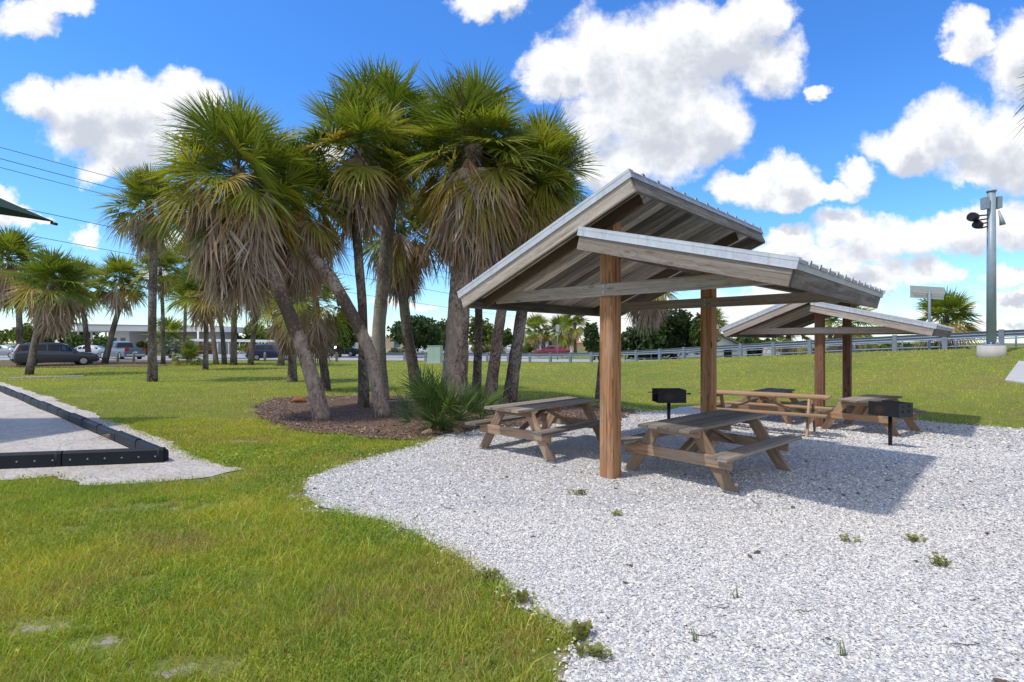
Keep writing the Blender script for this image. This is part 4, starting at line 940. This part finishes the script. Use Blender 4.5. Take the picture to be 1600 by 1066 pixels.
# ------------------------------------------------------------------ guardrail, railing, poles
def line_pts(off, i0, i1, step, dz=0):
    P = [Vector((*p, 0)) for p in offset_line(off)][i0:i1]; out = []; 
    dens = []
    for a, b in zip(P[:-1], P[1:]):
        k = max(1, int((b-a).length/.25)); dens += [a.lerp(b, j/k) for j in range(k)]
    dens.append(P[-1]); acc = 0; out = [dens[0]]
    for a, b in zip(dens[:-1], dens[1:]):
        acc += (b-a).length
        if acc >= step: out.append(b); acc = 0
    return [Vector((p.x, p.y, T(p.x, p.y)+dz)) for p in out]
root = empty('guardrail', (10, 39, T(10, 39)), 0, label='galvanised W-beam guardrail on posts along the top of the grassy bank', cat='guardrail'); ro = root.location.copy()
pts = [p-ro for p in line_pts(0, 0, 12, 1.9)]
mb = MB(); prof = [(0, .50), (.04, .53), (.075, .56), (.075, .595), (.02, .645), (.075, .695), (.075, .73), (.04, .76), (0, .79)]
for a, b in zip(pts[:-1], pts[1:]):
    d = (b-a).normalized(); n = Vector((d.y, -d.x, 0)); bi = len(mb.v)
    for q in (a, b):
        for x, z in prof: mb.v.append(q-n*(.10-x)*1.0+Vector((0, 0, z)))
    for k in range(len(prof)-1): mb.face((bi+k, bi+k+1, bi+9+k+1, bi+9+k), None, .5, False)
o = mb.obj('beam', M['rail'], root); md = o.modifiers.new('t', 'SOLIDIFY'); md.thickness = .01
for i, a in enumerate(pts):
    b = pts[min(i+1, len(pts)-1)]; c = pts[max(0, i-1)]; rz = math.atan2(b.y-c.y, b.x-c.x)
    mb = MB(); n = Vector((math.sin(rz), -math.cos(rz), 0))
    mb.box(a+Vector((0, 0, .38))-n*.0, (.19, .17, .92), rz=rz); mb.obj('post', M['rail'], root)
    if i > 90: break
root = empty('railing', (16, 37, T(16, 37)), 0, label='thin two-bar metal railing standing beyond the guardrail', cat='railing'); ro = root.location.copy()
pts = [p-ro for p in line_pts(6, 1, 9, 2.4, -.12)]
mb = MB()
for h in (.28, .62, .9): mb.tube([p+Vector((0, 0, h)) for p in pts], .035, 6)
mb.obj('bar', M['rail'], root)
for p in pts: mb = MB(); mb.tube([p, p+Vector((0, 0, .95))], .045, 8); mb.obj('post', M['rail'], root)
# flood-light pole
b = gp(1549, 556); d = b.y; sc_ = d/F0
root = empty('light_pole', b, 0, label='tall grey steel pole with two black floodlights on a round concrete base', cat='light pole')
mb = MB(); zt = CH-(300-CY)*sc_-b.z; zb0 = CH-(540-CY)*sc_-b.z; r1 = 5.7*sc_
mb.tube([(0, 0, zb0), (0, 0, zt)], [r1*1.1, r1*.93], 24); mb.tube([(0, 0, zt), (0, 0, zt+.06)], r1*1.12, 24); mb.tube([(0, 0, zb0), (0, 0, zb0+.05)], r1*1.8, 24)
for k in range(8): a = k*.785; mb.tube([(math.cos(a)*r1*1.5, math.sin(a)*r1*1.5, zb0), (math.cos(a)*r1*1.5, math.sin(a)*r1*1.5, zb0+.14)], .03, 6)
mb.obj('pole', M['pole'], root)
mb = MB(); mb.tube([(0, 0, -.3), (0, 0, zb0)], [18.5*sc_, 17*sc_], 28); mb.obj('concrete_base', M['concrete'], root)
for nm, dx, y0, y1 in (('junction_box', -10, 309, 327), ('junction_box', 10, 308, 326)):
    mb = MB(); mb.box((dx*sc_, 0, CH-((y0+y1)/2-CY)*sc_-b.z), (6*sc_, 10*sc_, 18*sc_)); mb.obj(nm, M['pole'], root)
mb = MB(); mb.tube([(8*sc_, -.1, CH-(330-CY)*sc_-b.z), (11*sc_, -.15, CH-(345-CY)*sc_-b.z), (12.5*sc_, -.15, CH-(353-CY)*sc_-b.z)], [.8*sc_, 3*sc_, 4*sc_], 12); mb.obj('speaker_horn', M['pole'], root)
for k, (fx, fy, s, tl_) in enumerate(((-26, 340, 1., .25), (-19, 352, .9, .35))):
    zc = CH-(fy-CY)*sc_-b.z; mb = MB(); ax = Vector((-1, -.25, tl_*.6)).normalized()
    c = Vector((fx*sc_, 0, zc)); mb.tube([c-ax*5*sc_*s, c-ax*1*sc_*s, c+ax*4*sc_*s, c+ax*8*sc_*s], [3.5*sc_*s, 6.5*sc_*s, 7.2*sc_*s, 6.8*sc_*s], 12)
    o = mb.obj('floodlight', M['black'], root)
    mb = MB(); mb.tube([c-ax*3*sc_+Vector((0, 0, 3*sc_)), (-6*sc_, 0, zc+4*sc_)], .03, 6); mb.tube([c-ax*3*sc_-Vector((0, 0, 4*sc_)), (-6*sc_, 0, zc-2*sc_)], .03, 6); mb.obj('bracket', M['black'], root)
# sign panel seen from behind
d = 30; X = (1446-CX)/F0*d; z0 = T(X, d); s = d/F0
root = empty('road_sign', (X, d, z0), 0, label='wide blank grey back of a road sign on a post above the guardrail', cat='road sign')
mb = MB(); zc = CH-(457-CY)*s-z0; mb.prism([Vector((-22.5*s, .05, zc+11*s)), Vector((-22.5*s, .05, zc-8*s)), Vector((22*s, -.3, zc-12*s)), Vector((22.5*s, -.3, zc+7*s))], (.01, .04, 0)); mb.obj('panel', M['signback'], root)
mb = MB(); mb.tube([(2*s, 0-.2, 0), (2*s, -.2, zc+2*s)], 1.9*s, 10); mb.obj('post', M['rail'], root)
mb = MB(); mb.board((-21*s, -.03, zc+1*s), (21.5*s, -.37, zc-3*s), 1.6*s, .03, (0, 0, 1)); mb.obj('stiffener', M['bolt'], root)
d = 52; X = (871-CX)/F0*d; z0 = T(X, d); s = d/F0
root = empty('road_sign', (X, d, z0), 0, label='narrow road sign seen from behind, left of the front post', cat='road sign')
mb = MB(); mb.tube([(0, 0, 0), (0, 0, CH-(507-CY)*s-z0)], .05, 8); mb.obj('post', M['rail'], root)
mb = MB(); mb.box((0, -.07, CH-(513-CY)*s-z0), (5.5*s, .03, 11*s)); mb.obj('panel', M['signback'], root)
d = 48; X = (1297.5-CX)/F0*d; z0 = T(X, d); s = d/F0
root = empty('utility_pole', (X, d, z0), 0, label='grey utility pole visible behind the far shelter', cat='utility pole')
mb = MB(); mb.tube([(0, 0, -.2), (0, 0, CH-(485-CY)*s-z0)], [.2, .15], 10); mb.obj('pole', M['log'], root)
mb = MB(); mb.box((0, 0, CH-(490-CY)*s-z0), (1.6, .1, .12)); mb.obj('crossarm', M['log'], root)
# power lines
for i, (a, am, b, lab) in enumerate((((-60, 214), (150, 274), (1000, 478), 'topmost overhead power line crossing the left sky'), ((-60, 232), (150, 290), (1000, 487), 'second overhead power line from the top'),
        ((-60, 246), (150, 302), (1000, 493), 'third overhead power line from the top'), ((-60, 305), (160, 345), (1000, 500), 'fourth power line, below the upper three'), ((-60, 348), (180, 392), (1000, 512), 'lowest thin power line behind the palm crowns'))):
    A = at(a[0], a[1], 45); B = at(b[0], b[1], 140); L_ = []
    for t in np.linspace(0, 1, 40): L_.append(A.lerp(B, t)-Vector((0, 0, 4*t*(1-t)*(1.0+i*.15))))
    mb = MB(); mb.tube([p-A for p in L_], .026+.004*(i % 2), 5)
    o = mb.obj('power_line', M['wire'], label=lab, cat='power line', group='overhead power lines'); o.location = A
# shade canopy corner
d = 11.5; c = at(83, 347, d); root = empty('shade_canopy', c, 0, label='dark green fabric shade canopy corner over the sand pit', cat='shade canopy')
peak = Vector((-4.0, -3.0, 2.6)); c2 = Vector((-1.5, -5.4, 0)); c3 = Vector((-5.6, -.3, 0)); c4 = c2+c3; n = 14
mb = MB()
def canopy(A, B, P):
    for i in range(n):
        for j in range(n-i):
            def q(i, j):
                u, v = i/n, j/n; w = 1-u-v; p = A*w+B*u+P*v; p = p.copy(); p.z -= .25*v*(1-v)*2; 
                s = 4*w*u*(1-v); p += (P-p)*s*.09; return p
            mb.poly([q(i, j), q(i+1, j), q(i, j+1)])
            if j < n-i-1: mb.poly([q(i+1, j), q(i+1, j+1), q(i, j+1)])
canopy(Vector((0, 0, 0)), c2, peak); canopy(c3, Vector((0, 0, 0)), peak); canopy(c4, c3, peak); canopy(c2, c4, peak)
o = mb.obj('fabric', M['sail'], root); md = o.modifiers.new('t', 'SOLIDIFY'); md.thickness = .02
mb = MB(); mb.tube([Vector((peak.x, peak.y, -c.z)), peak], .09, 14); mb.obj('mast', M['sail'], root)
mb = MB(); mb.tube([Vector((-.04, 0, -.02)), Vector((.08, 0, -.05))], .03, 8); mb.obj('corner_bracket', M['black'], root)
# utility box
b = gp(680, 568); s = b.y/F0; root = empty('utility_box', b, R(-12), label='pale green utility cabinet on the lawn edge', cat='utility box')
mb = MB(); w, h, dp = 21*s, 27*s, 12*s; mb.box((0, 0, h/2), (w, dp, h)); mb.box((0, 0, h+.02), (w+.06, dp+.06, .05)); mb.obj('cabinet', M['utility'], root)
mb = MB()
for x in (-w/4, w/4): mb.box((x, -dp/2-.008, h/2), (w/2-.04, .012, h-.16))
mb.obj('door', M['utility'], root)
mb = MB(); mb.box((0, 0, .02), (w+.25, dp+.25, .1)); mb.obj('pad', M['concrete'], root)
# parking-edge posts
for i, (px, lab) in enumerate(((184, 'short wooden post beside the bent-trunk palm'), (209, 'short dark post left of the lone lawn palm'), (271, 'short post right of the lone lawn palm'), (414, 'short post behind the blue car tail'), (526, 'short post in front of the black sedan'), (599, 'short post beside the tall pale palm trunk'))):
    d = 47.6; X = (px-CX)/F0*d; root = empty('bollard', (X, d, T(X, d)), 0, label=lab, cat='bollard', group='short posts along the parking edge')
    mb = MB(); mb.tube([(0, 0, -.1), (0, 0, .80), (0, 0, .86)], [.11, .10, .06], 10); mb.obj('post', M['log'], root)

# ------------------------------------------------------------------ vehicles
CARP = {'wagon': (4.8, 1.86, [(-2.4,.92,.95,.78),(-2.32,1.0,1.06,.80),(-2.05,1.04,1.60,.66),(-1.6,1.03,1.68,.66),(-.6,1.02,1.73,.66),(.1,1.01,1.71,.66),(.55,1.0,1.58,.66),(1.2,.99,1.04,.74),(1.9,.94,.97,.74),(2.25,.84,.87,.72),(2.4,.62,.66,.66)], (-1.45, 1.45), .34),
 'sedan': (4.6, 1.78, [(-2.3,.86,.89,.72),(-2.2,.98,1.0,.74),(-1.65,1.0,1.03,.72),(-1.0,.98,1.36,.58),(-.4,.97,1.45,.58),(.2,.96,1.44,.58),(.6,.95,1.33,.6),(1.2,.93,.97,.7),(1.8,.86,.88,.7),(2.15,.74,.77,.68),(2.3,.52,.56,.6)], (-1.38, 1.4), .32),
 'pickup': (5.6, 1.95, [(-2.8,1.12,1.15,.86),(-2.75,1.14,1.17,.88),(-.75,1.14,1.17,.88),(-.66,1.16,1.75,.70),(-.1,1.16,1.86,.70),(.7,1.14,1.80,.70),(1.3,1.12,1.18,.82),(2.2,1.08,1.12,.82),(2.7,.95,1.0,.8),(2.8,.62,.66,.74)], (-1.7, 1.8), .40)}
def car(px, py, d, yaw, kind, paintc, label, sc_=1., z=None):
    Ln, Wd, ST, ax, wr = CARP[kind]; X = (px-CX)/F0*d; z0 = (T(X, d)+.02) if z is None else z
    root = empty('parked_car' if kind != 'pickup' else 'pickup_truck', (X, d, z0), yaw, label=label, cat='car' if kind != 'pickup' else 'pickup truck', group='vehicles in the car park and road'); root.scale = (sc_,)*3
    hw = Wd/2; rings = []
    for i, (x, zb, zr, rw) in enumerate(ST):
        e = .93 if i in (0, len(ST)-1) else 1.; h = hw*e; lo = .26 if 0 < i < len(ST)-1 else .38
        half = [(0, lo), (h*.9, lo), (h, lo+.14), (h, zb-.16), (h*.965, zb), (rw, zr-.05 if zr-zb > .2 else zr-.01), (rw*.8, zr), (0, zr+.012)]
        rings.append([(x, y, z) for y, z in half]+[(x, -y, z) for y, z in half[-2:0:-1]])
    mb = MB(); m = len(rings[0])
    for r in rings: mb.v.extend(Vector(p) for p in r)
    for i in range(len(rings)-1):
        for k in range(m): mb.face((i*m+k, (i+1)*m+k, (i+1)*m+(k+1) % m, i*m+(k+1) % m), None, .5, True)
    mb.face(tuple(range(m)), None); mb.face(tuple((len(rings)-1)*m+k for k in range(m))[::-1], None)
    o = mb.obj('body', paintc, root); md = o.modifiers.new('es', 'EDGE_SPLIT'); md.split_angle = R(38)
    def P(i, y, z): return Vector((ST[i][0], y, z))
    for s in (-1, 1):
        mb = MB()
        for i in range(len(ST)-1):
            (xa, ba, ra, wa), (xb, bb, rb, wb) = ST[i], ST[i+1]
            if ra-ba < .2 and rb-bb < .2: continue
            if max(ra-ba, rb-bb) < .3: continue
            def q(x, zb, zr, rw, f):
                y0 = hw*.965; y1 = rw; return Vector((x, s*(y0+(y1-y0)*f+.008), zb+(zr-.05-zb)*f))
            g0, g1 = (.14, .86)
            pa = [q(xa, ba, ra, wa, g0), q(xa, ba, ra, wa, g1)]; pb = [q(xb, bb, rb, wb, g0), q(xb, bb, rb, wb, g1)]
            if ra-ba < .2: pa = [pa[0].lerp(pb[0], .35)]*2; pa[1] = pa[0].lerp(pb[1], .12)
            if rb-bb < .2: pb = [pb[0].lerp(pa[0], .3)]*2; pb[1] = pb[0].lerp(pa[1], .12)
            e = .04
            a0, a1, b0, b1 = pa[0].lerp(pb[0], e), pa[1].lerp(pb[1], e), pb[0].lerp(pa[0], e), pb[1].lerp(pa[1], e)
            mb.poly([a0, b0, b1, a1] if s < 0 else [a1, b1, b0, a0])
        mb.obj('side_window', M['glass'], root)
    up = [i for i in range(len(ST)-1) if ST[i+1][2]-ST[i][2] > .25]; dn = [i for i in range(len(ST)-1) if ST[i][2]-ST[i+1][2] > .25]
    for L_, nm, rev in ((up, 'rear_window', 0), (dn, 'windscreen', 1)):
        if not L_: continue
        i = L_[0] if nm == 'rear_window' else L_[-1]; a, b = ST[i], ST[i+1]; n = Vector((-(b[2]-a[2]), 0, b[0]-a[0])).normalized()*.014
        lo, hi = (.10, .88) if not rev else (.12, .9)
        pts = []
        for f, w in ((lo, 0), (hi, 0)):
            x = a[0]+(b[0]-a[0])*f; z = a[2]+(b[2]-a[2])*f; rw = (a[3]+(b[3]-a[3])*f)*.86; pts += [Vector((x, -rw, z+.005))+n, Vector((x, rw, z+.005))+n]
        mb = MB(); mb.poly([pts[0], pts[2], pts[3], pts[1]]); mb.obj(nm, M['glass'], root)
    for x in ax:
        for s in (-1, 1):
            w = MB(); w.tube([(x, s*(hw-.2), wr), (x, s*(hw-.02), wr), (x, s*(hw+.012), wr)], [wr, wr, wr*.9], 20, smooth=False); wo = w.obj('wheel', M['tyre'], root)
            r_ = MB(); r_.tube([(x, s*(hw+.005), wr), (x, s*(hw+.02), wr)], [wr*.66, wr*.6], 14); r_.obj('rim', M['rim'], wo)
    xr = ST[0][0]; zb = ST[1][1]
    for s in (-1, 1):
        t = MB()
        if kind == 'wagon':
            t.prism([Vector((xr-.03, s*(hw-.1), .84)), Vector((xr-.03, s*(hw-.28), .84)), Vector((xr+.03, s*(hw-.26), 1.06)), Vector((xr+.03, s*(hw-.10), 1.10))], (.12, s*.06, 0))
            t.prism([Vector((xr+.06, s*(hw-.16), 1.08)), Vector((xr+.06, s*(hw-.22), 1.08)), Vector((xr+.30, s*(.68), 1.56)), Vector((xr+.30, s*(.72), 1.56))], (.08, s*.02, 0))
        else: t.box((xr+.04, s*(hw-.2), zb-.12), (.14, .34, .15 if kind == 'sedan' else .3))
        t.obj('tail_light', M['redlight'], root)
        t = MB(); t.box((ST[-2][0]+.03, s*(hw-.28), .70 if kind != 'pickup' else .88), (.16, .32, .13)); t.obj('headlight', M['whitelight'], root)
        t = MB(); t.box((.95, s*(hw+.09), 1.0 if kind != 'pickup' else 1.18), (.12, .16, .12)); t.obj('mirror', paintc, root)
    t = MB(); t.box((xr-.015, 0, .48), (.12, Wd*.86, .16)); t.box((-xr-.02, 0, .42), (.12, Wd*.8, .16)); t.obj('bumper', M['rim'] if kind == 'pickup' else M['black'], root)
    t = MB(); t.box((xr-.028, 0, .74), (.02, .34, .16)); t.obj('number_plate', M['whitelight'], root)
    if kind == 'pickup':
        t = MB(); t.box((-1.76, 0, 1.185), (1.85, 1.5, .02)); t.obj('bed_floor', M['black'], root)
    return root
P = {k: paint(k, c) for k, c in dict(paint_bluegrey=(.045, .06, .08), paint_navy=(.02, .03, .12), paint_black=(.02, .025, .03), paint_white=(.62, .63, .64), paint_red=(.22, .02, .03), paint_steel=(.10, .15, .20), paint_silver=(.35, .38, .42)).items()}
car(88, 566, 39.5, R(48), 'wagon', P['paint_bluegrey'], 'dark blue-grey estate wagon parked at the far left with red tail lights', 1.0, .02)
car(190, 560, 55, R(150), 'pickup', P['paint_steel'], 'blue-grey pickup truck with its tailgate toward the lawn', 1.0, .0)
car(136, 560, 58, R(200), 'sedan', P['paint_white'], 'white sedan between the wagon and the pickup truck', 1.0, 0)
car(424, 566, 52, R(28), 'wagon', P['paint_navy'], 'bright navy blue car passing behind the thin leaning palms', .92, 0)
car(533, 560, 66, R(183), 'sedan', P['paint_black'], 'black sedan on the road seen between the leaning trunks', 1.0, 0)
car(652, 556, 72, R(160), 'sedan', P['paint_white'], 'white car left of the green utility box', .95, 0)
car(733, 556, 78, R(160), 'sedan', P['paint_white'], 'white car between the thick palm and the slim straight palm', .95, 0)
car(800, 556, 84, R(170), 'sedan', P['paint_white'], 'white car in front of the teal-roofed shop', .95, 0)
car(861, 558, 62, R(175), 'sedan', P['paint_red'], 'dark red sedan behind the guardrail in front of the palms', .95, 0)
car(4, 560, 60, R(190), 'sedan', P['paint_silver'], 'pale silver car roof behind the wagon at the left edge', 1.0, 0)

# ------------------------------------------------------------------ buildings
def bl(name, px, d, label, cat='building', rz=0):
    X = (px-CX)/F0*d; return empty(name, (X, d, T(X, d)), rz, label=label, cat=cat), d/F0
def zz(py, d): return CH-(py-CY)/F0*d
root, s = bl('canopy_building', 190, 75, 'white flat-roofed building with wide canopy on thin columns')
o = root.location; zt = zz(508, 75)-o.z; zb = zt-.85
A = Vector((-115*s, 4, zb)); Bq = Vector((-43*s, -3, zb)); Cq = Vector((125*s, 6, zb)); Dq = Vector((125*s, 16, zb)); Eq = Vector((-100*s, 16, zb))
mb = MB(); mb.prism([A, Bq, Cq, Dq, Eq], (0, 0, .85)); mb.obj('roof', M['white'], root)
mb = MB(); mb.board(Bq+Vector((0, -.08, .82)), Cq+Vector((0, -.08, .82)), .16, .1, (0, 0, 1)); mb.board(A+Vector((0, -.08, .82)), Bq+Vector((0, -.08, .82)), .10, .1, (0, 0, 1)); mb.obj('roof_edge', M['signback'], root)
mb = MB(); mb.box((-25*s, 5, zb/2), (34*s, 5, zb)); mb.obj('wall', M['white'], root)
mb = MB(); mb.box((50*s, 9, zb/2), (120*s, 5, zb)); mb.obj('wall', M['greywall'], root)
for x in (-95, -73, -50, 60, 100): mb = MB(); mb.tube([(x*s, 3, 0), (x*s, 3, zb)], .12, 8); mb.obj('column', M['white'], root)
for x in (-32, -18, 5, 25, 60, 80): mb = MB(); mb.box((x*s, 2.45 if x < 0 else 6.45, zb*.55), (7*s, .06, 1.1)); mb.obj('window', M['glasspale'], root)
root, s = bl('covered_walkway', 385, 78, 'long low white covered walkway on thin posts', 'walkway')
o = root.location; zt = zz(529, 78)-o.z
mb = MB(); mb.board((-145*s, 0, zt-.15), (120*s, 0, zt-.5), .35, 3., (0, 0, 1)); mb.obj('roof', M['white'], root)
for x in range(-140, 121, 17): mb = MB(); mb.tube([(x*s, -1.2, 0), (x*s, -1.2, zt-.3)], .1, 8); mb.obj('post', M['white'], root)
root, s = bl('tan_building', 590, 96, 'long low tan building behind the dark round trees')
mb = MB(); mb.box((10*s, 4, 1.35), (190*s, 8, 2.7)); mb.obj('wall', M['tan'], root)
mb = MB(); mb.box((10*s, 4, 2.82), (196*s, 9, .25)); mb.obj('roof', M['white'], root)
for x in (-70, -40, -10, 30, 60): mb = MB(); mb.box((x*s, -.02, 1.5), (9*s, .06, 1.3)); mb.obj('window', M['glasspale'], root)
root, s = bl('teal_shop', 802, 105, 'small shop with a teal roof band and red-striped awning')
mb = MB(); mb.box((0, 3, 1.6), (40*s, 6, 3.2)); mb.obj('wall', M['white'], root)
mb = MB(); mb.box((0, 0, 2.7), (34*s, .6, .8)); mb.obj('roof_band', M['teal'], root)
mb = MB(); mb.board((-15*s, -.6, 1.8), (15*s, -.6, 1.8), .5, .6, (0, 0, 1)); mb.obj('awning', M['redlight'], root)
for x in (-10, 8): mb = MB(); mb.box((x*s, -.04, .8), (7*s, .06, 1.3)); mb.obj('window', M['glass'], root)
root, s = bl('orange_roof_shop', 862, 115, 'row of white shops under a bright orange tiled roof')
zt = zz(524, 115)-root.location.z; mb = MB(); mb.box((0, 4, 1.4), (84*s, 8, 2.8)); mb.obj('wall', M['white'], root)
mb = MB(); mb.v = [Vector(p) for p in ((-46*s, -1, 2.8), (46*s, -1, 2.8), (46*s, 9, 2.8), (-46*s, 9, 2.8), (-28*s, 4, zt), (28*s, 4, zt))]
for f in ((0, 1, 5, 4), (1, 2, 5), (2, 3, 4, 5), (3, 0, 4), (3, 2, 1, 0)): mb.face(f)
mb.obj('roof', M['orange'], root)
for x in (-35, -24, -13, -2, 9, 20, 31): mb = MB(); mb.box((x*s, -.04, 1.2), (6*s, .06, 1.8)); mb.obj('window', M['glass'], root)
root, s = bl('orange_roof_house', 914, 108, 'small yellow house with an orange hipped roof')
zt = zz(538, 108)-root.location.z+.6; mb = MB(); mb.box((0, 3, .8), (40*s, 6, 1.6)); mb.obj('wall', M['tan'], root)
mb = MB(); mb.v = [Vector(p) for p in ((-22*s, -.5, 1.6), (22*s, -.5, 1.6), (22*s, 6.5, 1.6), (-22*s, 6.5, 1.6), (-12*s, 3, zt), (12*s, 3, zt))]
for f in ((0, 1, 5, 4), (1, 2, 5), (2, 3, 4, 5), (3, 0, 4), (3, 2, 1, 0)): mb.face(f)
mb.obj('roof', M['orange'], root)
mb = MB(); mb.box((5*s, -.04, .8), (8*s, .06, .9)); mb.obj('window', M['glass'], root)
root, s = bl('gabled_house', 1125, 58, 'white gabled house with a green awning behind the guardrail')
z0 = root.location.z; ap = zz(524, 58)-z0; ev = zz(546, 58)-z0; mb = MB()
mb.prism([Vector((-46*s, 0, 0)), Vector((42*s, 0, 0)), Vector((42*s, 0, ev)), Vector((0, 0, ap)), Vector((-46*s, 0, ev))], (0, 8, 0)); mb.obj('wall', M['white'], root)
mb = MB(); mb.board((-3*s, 4, ap+.1), (50*s, 4, ev-.05), .16, 9., (0, 0, 1)); mb.board((3*s, 4, ap+.1), (-54*s, 4, ev-.05), .16, 9., (0, 0, 1)); mb.obj('roof', M['darkroof'], root)
mb = MB(); mb.board((5*s, -.4, ev+.35), (24*s, -.4, ev+.35), .25, .8, (0, 0, 1)); mb.obj('awning', M['green'], root)
mb = MB(); mb.box((12*s, -.03, ev*.55), (12*s, .06, .9)); mb.obj('window', M['glass'], root)
root, s = bl('low_white_shed', 1213, 60, 'low white shed glimpsed beneath the guardrail', 'shed')
z0 = root.location.z; mb = MB(); mb.box((0, 2, .8), (30*s, 4, 1.6)); mb.obj('wall', M['white'], root)
mb = MB(); mb.box((0, 2, 1.66), (32*s, 4.4, .12)); mb.obj('roof', M['darkroof'], root)
mb = MB(); mb.box((10*s, -.03, .8), (4*s, .06, 1.2)); mb.obj('door', M['black'], root)

# ------------------------------------------------------------------ small things on the ground
def weed(px, py, label, n=9, h=.035, colr=(.24, .25, .07), grp='weeds growing in the gravel', spread=.035, nm='weed'):
    b = gp(px, py); rs = np.random.default_rng(int(px)); L = []
    for i in range(n):
        az = rs.uniform(0, 6.28); p = np.array([rs.normal(0, spread), rs.normal(0, spread*.6), .02])
        for k in range(5):
            a2 = az+rs.normal(0, 1.2); e = p+np.array([math.cos(a2)*.03, math.sin(a2)*.03, rs.uniform(.2, 1)*h])
            L.append(stem_mesh(p, e, .004, .002, colr, 0)); L.append(fan(e, e-p+np.array([0, 0, .001]), np.array([0, 0, 1.]), .022, 5, 1.2, .1, .6, 1.6, colr, None, .1, rs))
    V, Fq, C = joinm(L); fastmesh(nm, V, Fq, M['leaf'], None, col=C, label=label, cat='weed', group=grp).location = b
for px, py, lab, n, h in ((905, 776, 'leafy green weed in the gravel left of the front post base', 8, .05), (962, 810, 'tiny weed below the front post', 4, .03), (1427, 849, 'flat weed patch in the open gravel at the right', 7, .04), (1318, 849, 'small olive weed right of centre in the gravel', 4, .04), (1470, 890, 'sprawling thin weed at right middle of the gravel', 7, .07), (812, 947, 'trailing weed at the gravel edge below the centre', 12, .06), (772, 912, 'weed tuft at the bend of the gravel edge', 8, .06), (910, 1003, 'leafy weed clump on the lower gravel edge', 14, .06), (925, 1032, 'yellowish weed clump below the leafy one', 12, .04), (820, 690, 'reddish weed under the left picnic table', 5, .03), (1150, 1, 'x', 0, 0)):
    if n: weed(px, py, lab, n, h)
for px, py, lab in ((1149, 942, 'pair of green grass spikes standing in the gravel, farther one'), (1315, 1033, 'pair of green grass spikes standing in the gravel, nearest the viewer'), (1083, 1010, 'thin olive grass sprig in the near gravel')):
    b = gp(px, py); mb = MB()
    for k in range(3): mb.tube([(k*.012, 0, 0), (k*.012+random.uniform(-.02, .01), 0, .05), (k*.014+random.uniform(-.035, .02), .01, random.uniform(.08, .12))], [.005, .004, .001], 5)
    mb.obj('grass_sprig', M['sprig'] if 'sprig' in M else M.setdefault('sprig', simple('sprig_green', (.16, .20, .07), .6)), label=lab, cat='grass sprig', group='grass sprigs in the gravel').location = b
M['twig'] = simple('twig', (.12, .08, .06), .9)
for k, (px, py) in enumerate(((1125, 960), (1185, 798), (1180, 790), (1255, 962), (1505, 1018), (1100, 1000), (700, 800), (650, 812))):
    b = gp(px, py)+Vector((0, 0, .028)); a = random.uniform(0, 6.28); L_ = random.uniform(.06, .16); mb = MB()
    q = [Vector((math.cos(a)*t*L_, math.sin(a)*t*L_, .008*math.sin(t*6))) for t in (-1, -.3, .4, 1)]; mb.tube(q, [.0025, .003, .0025, .0015], 5)
    mb.tube([q[2], q[2]+Vector((math.cos(a+.7)*.05, math.sin(a+.7)*.05, .01))], [.003, .001], 5)
    mb.obj('twig', M['twig'], label='dry brown twig lying on the white gravel', cat='twig', group='dry twigs scattered on the gravel').location = b
b = gp(190, 688); mb = MB()
for k in range(9):
    a = random.uniform(-.5, 1.2)+.2; l = random.uniform(.15, .5); mb.tube([(0, 0, .05), (-math.cos(a)*l*.5, math.sin(a)*l*.3, .07+random.random()*.05), (-math.cos(a)*l, math.sin(a)*l*.6-.1, .03)], [.01, .008, .003], 6)
mb.obj('palm_debris', simple('dry_frond', (.30, .20, .14), .9), label='dry brown frond stems lying against the sand pit timber', cat='palm debris').location = b
b = gp(466, 632); mb = MB(); mb.tube([(-.22, 0, .06), (-.1, .03, .12), (.08, .02, .13), (.24, -.03, .07)], [.02, .07, .09, .03], 10, jit=.3)
mb.obj('fallen_frond_boot', simple('boot_red', (.28, .10, .05), .9), label='reddish fallen palm boot on the mulch left of the leaning palm', cat='palm boot').location = b
print('faces', sum(len(m.polygons) for m in bpy.data.meshes))
